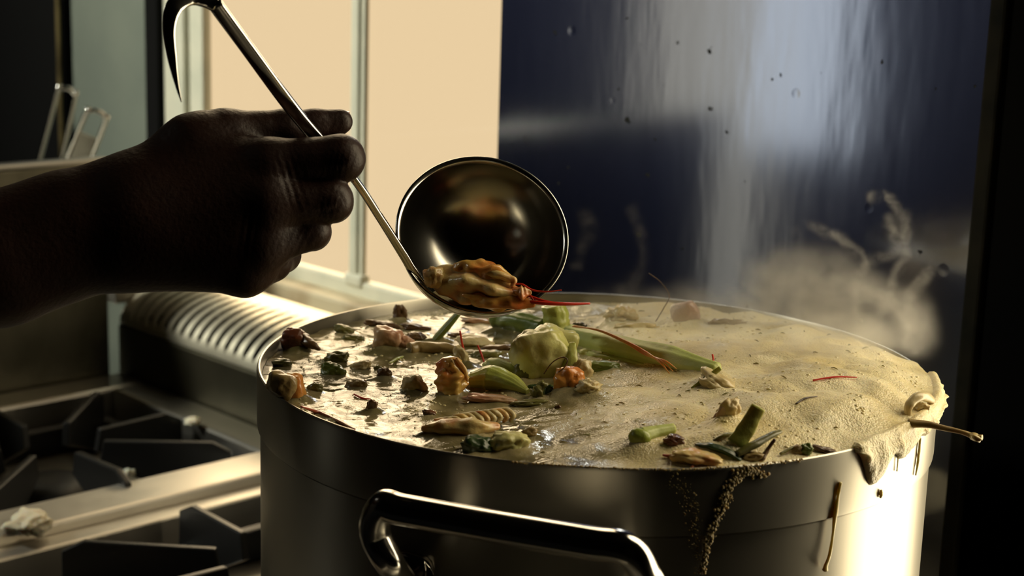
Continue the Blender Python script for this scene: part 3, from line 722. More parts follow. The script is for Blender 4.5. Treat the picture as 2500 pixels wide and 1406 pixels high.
# ---- left side
stalk('leek_strip', 'narrow green leek strip leaning against the back of the pot left of the ladle', LK, [(1062, 830, 838), (1088, 800, 838), (1118, 764, 838)], [15, 16, 12], leek_d, flat=.6, ridges=8, ramp=.07, seg=28, cap='flat')
rr = empty('mushroom_piece', pt(725, 862)); tag(rr, 'dark red brown mushroom like piece at the far left edge of the broth', 'vegetable')
chunk('cap', None, None, 715, 832, 62, 60, redb, parent=rr, seed=51, amp=.22, fr=1.3, roll=.1)
stalk('tail', None, None, [(730, 822, 850), (755, 838, 860), (781, 853, 864)], [19, 13, 4], brown, parent=rr, nz=.3)
oo = empty('root_piece', pt(705, 980)); tag(oo, 'orange and tan root piece with a shiny skin at the left rim of the pot', 'vegetable')
chunk('skin', None, None, 688, 940, 72, 66, tan, parent=oo, seed=61, amp=.2, roll=-.5)
chunk('flesh', None, None, 714, 950, 58, 72, orange, parent=oo, seed=63, amp=.18, power=3.2, roll=.12)
chunk('meat_chunk', 'pink and tan meat chunk in the left back part of the broth', 'meat', 945, 830, 74, 62, pink, seed=71, amp=.22, power=3, roll=-.2)
chunk('meat_shred', 'low pink meat piece sloping to the right of the pink and tan chunk', 'meat', 990, 842, 50, 38, pink, seed=72, amp=.25, roll=-.4)
stalk('mushroom_piece', 'tan hollow mushroom stem lying left of the red threads', 'mushroom', [(998, 851, 868), (1030, 850, 868), (1085, 852, 870), (1120, 855, 872)], [17, 17, 15, 9], tan, cap='hollow', nz=.2, seg=24)
for i, (nm, lab, cat, x, y, w, h, m, rl) in enumerate((
 ('mushroom_slice', 'pointed brown mushroom slice sticking up at the back rim left of the ladle', 'mushroom', 977, 768, 34, 44, brown, .2),
 ('mushroom_slice', 'flat dark brown slice floating at the back left below the pot rim', 'mushroom', 935, 793, 86, 16, brown, -.15),
 ('mushroom_slice', 'small dark brown slice at the back left edge of the broth', 'mushroom', 840, 806, 48, 24, olive, -.3),
 ('mushroom_slice', 'brown slice lying behind the pink meat chunk, right of the flat dark slice', 'mushroom', 1018, 800, 70, 18, brown, -.1),
 ('mushroom_slice', 'dark slice between the pink meat chunk and the tan hollow stem', 'mushroom', 1018, 822, 46, 20, brown, -.2),
 ('vegetable_lump', 'foam coated green lump behind the left orange root piece near the rim', ON, 688, 886, 46, 20, olive, 0),
 ('vegetable_lump', 'olive green lump in the left of the broth, right of the red brown piece', ON, 822, 875, 54, 32, olive, .1),
 ('vegetable_lump', 'light green lump just below the olive green lump on the left', ON, 812, 905, 56, 36, leek_d, -.2),
 ('vegetable_lump', 'small orange brown lump in the middle of the left broth', ON, 872, 938, 50, 24, tan, .1),
 ('vegetable_lump', 'dim olive lump floating behind the light green lump', ON, 862, 826, 52, 18, olive, 0),
 ('vegetable_lump', 'dark olive lump right of the orange root piece', ON, 770, 948, 36, 26, olive, .2),
 ('potato_piece', 'small cream potato piece floating left of the prawn body', 'potato', 1010, 942, 58, 48, cream, -.5),
 ('potato_piece', 'pale piece floating between the hollow stem and small dark sprig', 'potato', 878, 895, 54, 26, cream, .3),
 ('bark_bit', 'small dark brown curled bit standing left of the cream potato piece', 'spice', 938, 912, 32, 32, brown, .6),
 ('bark_bit', 'tiny green brown bit beside the curled dark bit', 'spice', 922, 900, 20, 16, olive, 0),
 ('bark_bit', 'dark brown thorn like bit standing near the front left rim', 'spice', 908, 992, 26, 34, brown, -.2),
 ('bark_bit', 'short reddish brown bit lying above the braided prawn tail', 'spice', 1048, 1008, 34, 14, redb, -.3),
 ('bark_bit', 'tiny dark bit lying in the foam below the orange prawn piece', 'spice', 1362, 995, 16, 12, brown, .2),
 ('herb_leaf', 'brown wilted leaf floating behind the prawn body by the red threads', 'herb', 1185, 868, 74, 24, olive, .15),
 ('herb_leaf', 'wilted olive leaf floating right behind the bright green wedge', 'herb', 1215, 850, 84, 16, brown, .1),
 ('onion_slice', 'pale onion slice floating behind the red threads', 'onion', 1160, 838, 86, 34, cream, -.15),
 ('herb_leaf', 'greenish brown leaf lying behind the narrow green leek strip', 'herb', 1130, 822, 70, 16, brown, -.1),
 ('meat_shred', 'pale shredded meat at the back rim just under the ladle', 'meat', 1170, 784, 80, 18, pink, -.1),
 ('onion_slice', 'long pink onion slice lying below the bright green wedge', 'onion', 1195, 974, 116, 22, pink, -.06),
 ('herb_leaf', 'flat olive leaf below the dark herb sprig', 'herb', 1290, 985, 84, 18, olive, .1),
 ('leafy_lump', 'dark green crumpled leaf at the front rim left of the pale yellow piece', 'herb', 1166, 1090, 76, 50, dkgreen, -.2),
 ('potato_piece', 'pale yellow rough piece at the front rim right of the dark green leaf', 'potato', 1240, 1082, 92, 56, onion, .1),
 ('potato_piece', 'small brownish piece behind the pale yellow piece near the front rim', 'potato', 1292, 1058, 40, 26, tan, .3),
 ('vegetable_lump', 'red brown bit right of the small leek ring at the front', ON, 1645, 1076, 50, 28, redb, 0),
 ('pea', 'round green pea at the front rim left of the foam overflow', 'pea', 1968, 1098, 28, 30, leek_d, 0),
 ('vegetable_lump', 'brown round bit just left of the green pea', ON, 1945, 1098, 26, 24, tan, 0),
 ('mushroom_slice', 'tan slice among the dark green leaves at the front right rim', 'mushroom', 1836, 1114, 52, 20, tan, .1),
 ('herb_leaf', 'dark wilted leaf lying on the rim between the pea and the foam drip', 'herb', 2012, 1098, 66, 14, brown, -.25),
 ('onion_slice', 'pale onion lump in steam at the middle of the pot', 'onion', 1440, 860, 52, 22, onion, 0),
 ('vegetable_lump', 'greenish lump under the long leek stalk, behind the orange piece', ON, 1470, 895, 84, 26, leek_d, 0))):
    chunk(nm, lab, cat, x, y, w, h, m, roll=rl, seed=100+i, amp=.30, fr=1.7, power=2.3, crease=.12)
stalk('chili_strip', 'red chili strip lying along the front left rim of the pot', 'chili', [(736, 993, 996), (780, 1008, 1012), (830, 1030, 1034), (866, 1047, 1050)], [4, 9, 9, 3], redm, flat=.6, n=30)
stalk('leek_sliver', 'thin curved green sliver beside the hollow mushroom stem', LK, [(952, 886, 892), (975, 873, 880), (1010, 868, 874)], [4, 6, 4], leek, flat=.5)
# red threads
for lab, P in (('red saffron like thread standing left above the prawn body', [(1121, 808, 890), (1130, 850, 890), (1149, 893, 895)]),
               ('shorter red thread standing right of the tall one behind the green wedge', [(1165, 843, 890), (1176, 868, 890), (1184, 892, 895)]),
               ('red thread curling on the left broth near the front', [(864, 962, 966), (885, 972, 974), (905, 974, 976)]),
               ('small red thread at the front rim right of the dark green leaf', [(1212, 1110, 1114), (1230, 1106, 1112), (1244, 1110, 1114)]),
               ('reddish thread lying in the foam near the right edge', [(1985, 928, 931), (2040, 920, 924), (2092, 921, 925)]),
               ('thin dark thread on the foam at the right', [(1944, 985, 988), (1965, 972, 976), (1995, 968, 972)]),
               ('short red thread standing beside the pale leek stalk end', [(1738, 865, 888), (1741, 878, 888), (1740, 888, 890)])):
    stalk('red_thread', lab, 'thread', P, [2.2, 2.6, 1.4], m_red if 'dark' not in lab else MATS['stem_dark'], n=16, seg=8)
fe = empty('prawn_feeler', pt(1500, 850)); tag(fe, 'long orange prawn feeler draped over the long pale leek stalk', 'feeler')
for k in range(3):
    stalk('strand', None, None, [(1395+k*2, 797-k, 874), (1460, 806+k, 886), (1525, 833+k*2, 906), (1575, 860+k*3, 918), (1610+k*6, 885-k*2, 926), (1634+k*8, 912-k*6, 928)], [1.8, 2.2, 2.6, 3.0, 2.4, 1], fm('feeler_orange%d' % k, (.55, .15, .02), (.5, .2, .03)), parent=fe, n=40, seg=8)
# braided prawn tail
bt = empty('prawn', pt(1150, 1080)); tag(bt, 'braided looking cream and brown prawn tail in the front of the pot', 'prawn')
stalk('flesh', None, None, [(1032, 1046, 1066), (1080, 1044, 1070), (1150, 1042, 1072), (1215, 1040, 1066)], [10, 30, 32, 12], prawn_t, parent=bt, nz=.3, seed=2, flat=.7, seg=32, n=36)
for i in range(11):
    x = 1085+i*15.5; y = 1030-2.2*i+ (4 if i < 3 else 0)
    stalk('segment', None, None, [(x-26, y-10, y+28), (x-4, y-8, y+28), (x+12, y+6, y+30), (x+4, y+20, y+32)], [3, 8.5, 9, 4], cream if i % 3 else prawn_t, parent=bt, n=16, seg=14, nz=.15, seed=i, flat=.8)
# small leek ring, front
rg = empty('leek_ring', pt(1580, 1085)); tag(rg, 'small cut leek tube with an oval pale end in the front foam', LK)
stalk('outer_tube', None, None, [(1566, 1066, 1084), (1600, 1054, 1074), (1642, 1046, 1066)], [24, 16, 13], leek_p, parent=rg, seg=30, ridges=8, ramp=.04, cap='flat', n=20)
chunk('cut_end', None, None, 1561, 1068, 56, 46, leek, roll=-.25, parent=rg, seed=5, amp=.06, power=2.3)
# right front greens
stalk('leek_strip', 'upright light green leek strip standing in the foam at the front right', LK, [(1795, 1085, 1104), (1822, 1040, 1100), (1845, 992, 1100)], [24, 22, 18], leek, flat=.35, cap='flat', seg=28, nz=.1, n=20, up=FW)
stalk('dark_leaf', 'folded dark green leaf strip lying at the front right rim', 'herb', [(1700, 1084, 1092), (1740, 1090, 1106), (1780, 1105, 1118), (1808, 1122, 1128)], [7, 16, 15, 6], dkgreen, flat=.5, ridges=5, ramp=.15, nz=.2)
stalk('dark_leaf', 'thin dark leaf edge curling behind the folded dark green leaf', 'herb', [(1735, 1078, 1084), (1765, 1062, 1078), (1800, 1056, 1074)], [4, 8, 4], olive, flat=.5)
stalk('wilted_sprig', 'dark brown green stem lying right of the upright light green leek strip', 'herb', [(1796, 1108, 1122), (1840, 1085, 1112), (1880, 1062, 1100), (1903, 1052, 1090)], [11, 15, 11, 7], olive, flat=.6, nz=.2, cap='flat')
stalk('wilted_sprig', 'thin dark twig hooked over the front right broth', 'herb', [(1860, 1120, 1126), (1874, 1095, 1120), (1888, 1072, 1120)], [7, 5, 4], brown, nz=.2)
stalk('wilted_sprig', 'short dark twig at the front rim behind the pea', 'herb', [(1905, 1108, 1114), (1935, 1092, 1106), (1960, 1085, 1100)], [4, 4, 2], olive)
chunk('meat_fold', 'folded grey pink meat piece standing behind the upright light green leek strip', 'meat', 1776, 1004, 46, 66, cream, roll=-.45, seed=81, amp=.4, fr=1.6)
chunk('meat_fold', 'darker skin side of folded meat leaning left in the foam', 'meat', 1760, 1012, 26, 54, pink, roll=-.5, seed=82, amp=.3)
cbp = empty('shrimp_piece', pt(1690, 1128)); tag(cbp, 'pale orange shrimp piece with red edges at the front rim below the dark leaves', 'prawn')
chunk('flesh', None, None, 1700, 1118, 116, 34, orange if False else prawn_t, roll=-.12, parent=cbp, seed=91, amp=.3)
stalk('red_edge', None, None, [(1618, 1110, 1120), (1650, 1116, 1126), (1690, 1122, 1132), (1688, 1150, 1142)], [3, 6, 6, 2], redm, parent=cbp, n=24, nz=.3)
# leaf spike in foam
stalk('leaf_spike', 'slanted narrow green brown leaf tip poking out of the foam peak on the right', 'herb', [(1688, 948, 952), (1722, 925, 948), (1756, 898, 948)], [3, 8, 6], leek_d, flat=.3, cap='flat', up=FW)
chunk('foam_peak', 'peak of yellowish foam around the slanted leaf tip', 'foam', 1755, 938, 96, 44, cream, seed=93, amp=.35, roll=-.5, deep=.9, sink=.4)
# curled shrimp on the right rim and the stem sticking out
cs = empty('curled_shrimp', pt(2235, 1000)); tag(cs, 'pale curled shrimp resting on the right rim of the pot in the foam', 'prawn')
stalk('body', None, None, [(2216, 1012, 1012), (2220, 985, 1010), (2245, 967, 1005), (2270, 975, 1005), (2266, 992, 1005)], [9, 12, 12, 10, 5], cream, parent=cs, n=40, seg=18, nz=.2)
chunk('curl', None, None, 2250, 995, 34, 24, cream, parent=cs, seed=95, amp=.5)
S0 = pt(2215, 1032, 1040); ds = depth(S0)
SP = [S0, at_d(2262, 1036, ds-.002), at_d(2310, 1046, ds-.004), at_d(2352, 1056, ds-.006), at_d(2378, 1066, ds-.008), at_d(2398, 1068, ds-.010)]
sk = empty('herb_twig', S0); tag(sk, 'tan stem sticking out over the right rim of the pot against the dark', 'stem')
tube('twig_stalk', SP, [r*ds/FPX for r in (12, 9, 7, 6, 7, 7)], fm('stem_tan', (.36, .27, .09), (.24, .16, .05)), sk, n=40, seg=14, nz=.15, cap='flat')
V, F = blob_data(at_d(2382, 1068, ds-.009), (.003, .003, .0016), rolled(-.4), seed=3, amp=.4, sub=3); pyobj('twig_tip', V, F, MATS['stem_tan'], sk)
# pale meat at the far rim, in the steam
chunk('pork_slice', 'pink edged white meat slice standing by the far rim in the steam', 'meat', 1672, 768, 70, 64, fm('pork', (.55, .45, .36), (.42, .18, .13), ratio=.62, ns=20), roll=.35, seed=97, amp=.15, power=3)
chunk('meat_shred', 'pale shredded meat floating far back left of the white meat slice', 'meat', 1515, 772, 74, 40, cream, seed=98, amp=.6, fr=2.4)
chunk('meat_shred', 'grey shred lying right of the white meat slice at the far rim', 'meat', 1775, 790, 84, 20, tan, seed=99, amp=.5, fr=2.4)
chunk('onion_slice', 'pale slice half sunk far back between the dark stalk and steam', 'onion', 1560, 800, 100, 24, cream, seed=96, amp=.4)
stalk('dark_thread', 'thin dark curved thread rising above the far rim in the steam', 'thread', [(1578, 668, 800), (1608, 690, 800), (1630, 722, 800), (1618, 752, 800), (1600, 785, 800)], [1.3, 1.2, 1.2, 1.2, 1.3], MATS['stem_dark'], n=40, seg=6)
stalk('herb_sprig', 'small dark sprig right of the upright leek stub', 'herb', [(1388, 800, 830), (1410, 792, 830), (1430, 795, 835)], [4, 6, 3], MATS['stem_dark'], nz=.6)
# drips on the outside of the pot
def wall_pt(x, y, off=0.0008):
    d = ray(x, y); o = CAM; a = d.x**2+d.y**2; ox, oy = o.x-PC.x, o.y-PC.y; r = PR+off
    b = 2*(ox*d.x+oy*d.y); c = ox*ox+oy*oy-r*r; return o+d*((-b-math.sqrt(b*b-4*a*c))/(2*a))
dripm = fm('broth_drip', (.70, .60, .32), (.80, .72, .45), ns=60, rough=.25)
for lab, pp, rr_ in (('long thin broth drip ending in a drop on the right front of the pot', [(2052, 1178), (2046, 1215), (2040, 1250), (2034, 1300), (2026, 1350), (2017, 1378), (2015, 1392)], [5, 3.5, 6, 3.5, 4, 5, 8]),
                     ('short pale broth drip above the groove on the right of the pot', [(2196, 1060), (2193, 1110), (2190, 1150)], [2.5, 1.5, 2]),
                     ('thin broth drip near the right edge of the pot', [(2247, 1070), (2242, 1120), (2236, 1160)], [3, 3.5, 2]),
                     ('small broth drop just above the groove of the pot', [(2152, 1196), (2151, 1206), (2150, 1215)], [3, 5, 3])):
    P = [wall_pt(*q) for q in pp]
    o = tube('broth_drip', P, [r*mpp(P[0]) for r in rr_], dripm, n=30, seg=12, nz=.3); tag(o, lab, 'drip')
# foam bubbles trail
def bubbles(name, label, path, width, n, rmin, rmax, m, seed):
    rnd = random.Random(seed); items = []; W_ = interp(width, 60)
    pts_ = catmull([Vector((x, y, 0)) for x, y in path], 60)
    for i in range(n):
        t = rnd.random()*59.99; q = pts_[int(t)].lerp(pts_[int(t)+1], t % 1); w0 = W_[int(t)]
        x, y = q.x+rnd.gauss(0, w0*.45), q.y+rnd.gauss(0, w0*.3)
        p = wall_pt(x, y, 0.0002); r = (rmin+(rmax-rmin)*rnd.random()**2.5)*mpp(p)
        items.append((*p, r, 1.0))
    o = finish(name, spheres_mesh(name, items), m); tag(o, label, 'foam', kind='stuff'); return o
bubm = fm('bubble_foam', (.30, .19, .05), (.55, .40, .15), ns=90, rough=.2, sss=.3)
bubbles('foam_bubbles', 'brown foam bubbles running down the pot front from the rim in a curved trail', [(1865, 1160), (1820, 1150), (1785, 1180), (1765, 1230), (1745, 1280), (1728, 1330), (1715, 1400)], [14, 18, 16, 14, 12, 8, 8], 1100, .9, 5.0, bubm, 3)
bubbles('foam_bubbles', 'faint scattered bubbles left of the thick foam trail on the pot front', [(1650, 1160), (1680, 1220), (1695, 1290), (1700, 1340), (1705, 1400)], [26, 30, 24, 14, 10], 300, .6, 2.6, bubm, 5)
bubbles('foam_crust', 'fine bubbly crust along the front rim of the pot', [(1250, 1128), (1400, 1138), (1550, 1145), (1700, 1145), (1860, 1133), (1960, 1122)], [3, 3, 3, 4, 5, 4], 500, .8, 3.2, bubm, 6)

# fine bubbles and herb flecks floating on the surface
rnd = random.Random(11); items = []; bm2 = bmesh.new()
cl = [(rnd.uniform(-.15, .165), rnd.uniform(-.16, .15), rnd.uniform(.004, .016)) for _ in range(70)]
cl = [c for c in cl if math.hypot(c[0], c[1]) < RI-.012]
for (a0, b0, s0) in cl:
    for _ in range(26):
        a_, b_ = a0+rnd.gauss(0, s0), b0+rnd.gauss(0, s0)
        if math.hypot(a_, b_) > RI-.006: continue
        r = rnd.choice((.00035, .0005, .0007, .0011)); z = zs(a_, b_)
        for (pa, pb, ps, ph) in BUMPS:
            q = ((a_-pa)**2+(b_-pb)**2)/(ps*ps)
            if q < 2: z = max(z, zs(a_, b_)+ph*math.exp(-q))
        items.append((*loc(a_, b_, z-r*.25), r, .7))
o = finish('surface_bubbles', spheres_mesh('surface_bubbles', items), mat('bubble_skin', (.66, .55, .28), .06, coat=.6, sss=.3)); tag(o, 'tiny glossy bubbles scattered over the boiling broth', 'foam', kind='stuff')
for i in range(170):
    a_, b_ = rnd.uniform(-.165, .165), rnd.uniform(-.165, .165)
    if math.hypot(a_, b_) > RI-.012: continue
    p = loc(a_, b_, zs(a_, b_)+.0004); an = rnd.uniform(0, 6.3); l = rnd.uniform(.0012, .0045)
    d = Vector((math.cos(an), math.sin(an), rnd.uniform(-.1, .15)))
    V_, F_ = tube_data([p-d*l/2, p+UPZ*.0003, p+d*l/2], [.00018, .0004, .00015], n=6, seg=6)
    vs_ = [bm2.verts.new(v) for v in V_]
    for q in F_:
        try: bm2.faces.new([vs_[k] for k in q])
        except ValueError: pass
o = bmobj('herb_flecks', bm2, MATS['olive_peel'], smooth=True); tag(o, 'tiny dark herb flecks floating in the broth and foam', 'herbs', kind='stuff')

broth = finish('broth', build_broth(), bm_)
tag(broth, 'creamy boiling broth with thick foam spilling over the right rim of the pot', 'broth', kind='stuff')
# ================================================================== HAND AND FOREARM
HD = 0.733
EL = at_d(-1010, 760, .655); SH = Vector((-0.80, -0.13, 1.40))
def hp(x, y, dd, r): return np.array(at_d(x, y, HD+dd)), r*(HD+dd)/FPX
def cone(x0, y0, d0, r0, x1, y1, d1, r1):
    a, ra = hp(x0, y0, d0, r0); b, rb = hp(x1, y1, d1, r1); return (a, b, ra, rb)
G_palm = [(np.array(EL), np.array(at_d(-520, 720, HD-.035)), .040, 178*(HD-.035)/FPX), (np.array(EL), np.array(EL.lerp(SH, .6)), .041, .047), cone(-520, 720, -.035, 178, 0, 632, -.008, 150), cone(0, 632, -.008, 150, 170, 573, .0, 142), cone(170, 573, 0, 142, 320, 535, .002, 140),
          cone(320, 500, .004, 104, 480, 372, .012, 82), cone(480, 372, .012, 82, 560, 330, .016, 62),
          cone(330, 500, .004, 95, 655, 402, .002, 64), cone(330, 545, .0, 100, 650, 500, -.003, 66), cone(330, 580, .0, 98, 636, 598, -.001, 60), cone(330, 600, .003, 92, 596, 660, .004, 60),
          cone(420, 520, .012, 110, 620, 520, .016, 90)]
G_f = [
 [cone(655, 404, .002, 62, 832, 387, .004, 57), cone(832, 387, .004, 57, 838, 388, .028, 50), cone(838, 388, .028, 50, 770, 410, .034, 42)],
 [cone(650, 500, -.003, 64, 806, 489, .003, 54), cone(806, 489, .003, 54, 812, 494, .027, 48), cone(812, 494, .027, 48, 735, 505, .034, 42)],
 [cone(636, 602, -.001, 56, 757, 562, .007, 47), cone(757, 562, .007, 47, 762, 566, .028, 44), cone(762, 566, .028, 44, 695, 575, .035, 38)],
 [cone(598, 662, .004, 60, 662, 638, .014, 48), cone(662, 638, .014, 48, 690, 622, .032, 42), cone(690, 622, .032, 42, 640, 625, .037, 36)],
 [cone(555, 332, .016, 62, 700, 316, .023, 48), cone(700, 316, .023, 48, 768, 304, .027, 36), cone(768, 304, .027, 37, 830, 297, .030, 31)],
]
def sd_cone(P, c):
    a, b, ra, rb = c; ab = b-a
    t = np.clip(((P-a) @ ab)/(ab @ ab), 0, 1)
    return np.linalg.norm(P-(a+t[:, None]*ab), axis=1)-(ra+(rb-ra)*t)
def smin(a, b, k):
    h = np.clip(0.5+0.5*(b-a)/k, 0, 1); return b*(1-h)+a*h-k*h*(1-h)
def chain(P, cs, k):
    d = sd_cone(P, cs[0])
    for c in cs[1:]: d = smin(d, sd_cone(P, c), k)
    return d
def sdf(P):
    d = chain(P, G_palm, .014)
    fs = [chain(P, g, .003) for g in G_f]
    # knuckle swell and dents
    f = fs[0]
    for g in fs[1:4]: f = smin(f, g, .0018)
    d = smin(d, f, .005)
    return smin(d, fs[4], .0035)
items = []
for c in G_palm+[c for g in G_f for c in g]:
    a, b, ra, rb = c; a = Vector(a); b = Vector(b)
    n_ = max(2, int((b-a).length/(min(ra, rb)*0.35)))
    for i in range(n_+1):
        t = i/n_; items.append((*a.lerp(b, t), (ra+(rb-ra)*t)*1.02, 1.0))
me = spheres_mesh('tmp', items, 3)
tmp = bpy.data.objects.new('tmp', me); COL.objects.link(tmp)
md = tmp.modifiers.new('r', 'REMESH'); md.mode = 'VOXEL'; md.voxel_size = 0.0013
dg = bpy.context.evaluated_depsgraph_get(); dg.update()
me2 = bpy.data.meshes.new_from_object(tmp.evaluated_get(dg)); bpy.data.objects.remove(tmp)
P = np.empty(len(me2.vertices)*3); me2.vertices.foreach_get('co', P); P = P.reshape(-1, 3).astype(float)
for it in range(7):
    d = sdf(P); e = 2e-4
    g = np.stack([(sdf(P+np.eye(3)[k]*e)-sdf(P-np.eye(3)[k]*e))/(2*e) for k in range(3)], 1)
    gn = np.maximum(np.linalg.norm(g, axis=1), .3)
    P = P-g*(np.clip(d, -.003, .003)/gn**2)[:, None]*0.9
# knuckle creases: fine dents at the finger bends
Rv, Uv, Fv, C0 = np.array(CR), np.array(CU), np.array(CF), np.array(CAM)
dd = P-C0; dep = dd @ Fv; X = 1250+FPX*(dd @ Rv)/dep; Y = 703-FPX*(dd @ Uv)/dep
front = (dep < HD+0.012)
off = np.zeros(len(P))
for (cx, cy, lx, ly, n_, amp, ang) in ((712, 448, 26, 60, 4, .0007, -.35), (605, 565, 20, 60, 3, .0005, .1), (830, 400, 30, 46, 6, .0006, .15), (812, 500, 30, 44, 6, .0006, .2), (742, 575, 24, 34, 4, .0005, .4)):
    ux = (X-cx)*math.cos(ang)+(Y-cy)*math.sin(ang); uy = -(X-cx)*math.sin(ang)+(Y-cy)*math.cos(ang)
    w_ = np.exp(-(ux/lx)**2-(uy/ly)**2)
    off -= w_*amp*(0.5+0.5*np.cos(ux*2*math.pi/(2*lx/n_*1.3)+0.02*uy))
P = P+(g/gn[:, None])*(off*front)[:, None]
me2.vertices.foreach_set('co', P.astype(np.float32).ravel()); me2.update(); me2.name = 'arm_and_hand'
for m_ in list(me2.materials): pass
me2.materials.clear()
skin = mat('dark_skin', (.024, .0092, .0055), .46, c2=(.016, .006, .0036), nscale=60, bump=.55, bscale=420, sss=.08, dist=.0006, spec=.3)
person = empty('person', at_d(320, 540, HD)); tag(person, 'cook reaching in from the left, dark skinned right hand gripping the ladle handle', 'person')
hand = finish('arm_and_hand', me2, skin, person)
# thumb nail
nail = mat('nail', (.30, .15, .09), .3, coat=.3, sss=.2)
a_ = at_d(828, 277, HD+.0335); V, F = blob_data(a_, (.0052, .0040, .0012), rolled(.08), amp=0, sub=3, power=2.6); pyobj('thumbnail', V, F, nail, person)

# rest of the cook, standing left of the frame at the stove front
def soft(name, parts, m, k, vox, par):
    items = []
    for (a, b, ra, rb) in parts:
        a, b = Vector(a), Vector(b); n_ = max(2, int((b-a).length/(min(ra, rb)*.4)))
        for i in range(n_+1):
            items.append((*a.lerp(b, i/n_), ra+(rb-ra)*i/n_, 1.0))
    me = spheres_mesh(name, items, 3)
    o = finish(name, me, m, par)
    r = o.modifiers.new('r', 'REMESH'); r.mode = 'VOXEL'; r.voxel_size = vox; r.use_smooth_shade = True
    s_ = o.modifiers.new('s', 'SMOOTH'); s_.factor = .5; s_.iterations = k
    return o
fa = Vector(at_d(-480, 716, .70))
cx, cy = -0.98, -0.16
cloth = mat('dark_cloth', (.012, .012, .014), .85, bump=.3, bscale=60)
soft('shirt', [((cx-.13, cy, 1.38), (cx+.15, cy, 1.38), .075, .075), ((cx-.10, cy, 1.33), (cx-.09, cy, 1.0), .115, .11), ((cx+.10, cy, 1.33), (cx+.09, cy, 1.0), .115, .11), ((cx, cy, 1.34), (cx, cy, .95), .12, .125), (SH, EL.lerp(SH, .42), .068, .058), ((cx-.18, cy, 1.38), (cx-.24, cy+.02, 1.14), .066, .056)], cloth, 8, .010, person)
soft('left_arm', [((cx-.24, cy+.02, 1.16), (cx-.25, cy+.05, 1.08), .045, .04), ((cx-.25, cy+.05, 1.08), (cx-.22, cy+.22, .98), .039, .028), ((cx-.22, cy+.22, .98), (cx-.21, cy+.31, .95), .036, .022)], skin, 4, .005, person)
soft('trousers', [((cx-.08, cy, .95), (cx-.09, cy, .5), .115, .075), ((cx-.09, cy, .5), (cx-.10, cy-.01, .10), .072, .052), ((cx+.08, cy, .95), (cx+.09, cy, .5), .115, .075), ((cx+.09, cy, .5), (cx+.10, cy-.01, .10), .072, .052), ((cx-.05, cy, .98), (cx+.05, cy, .98), .125, .125)], cloth, 8, .010, person)
for sx in (-.10, .10): soft('shoe', [((cx+sx, cy-.05, .045), (cx+sx, cy+.13, .038), .045, .038)], black_m, 4, .006, person)
soft('head', [((cx, cy, 1.42), (cx, cy+.01, 1.54), .052, .052), ((cx, cy+.005, 1.62), (cx, cy+.03, 1.60), .088, .080), ((cx, cy+.045, 1.545), (cx, cy+.05, 1.55), .048, .046), ((cx, cy+.11, 1.585), (cx, cy+.10, 1.61), .014, .009), ((cx-.083, cy+.01, 1.585), (cx-.083, cy+.01, 1.60), .014, .014), ((cx+.083, cy+.01, 1.585), (cx+.083, cy+.01, 1.60), .014, .014)], skin, 4, .005, person)
V, F = blob_data(Vector((cx, cy-.004, 1.645)), (.094, .100, .075), (Vector((1, 0, 0)), Vector((0, 1, 0)), UPZ), amp=.03, sub=4, power=2.2)
pyobj('hair', V, F, mat('black_hair', (.006, .005, .005), .8, bump=.8, bscale=300), person)

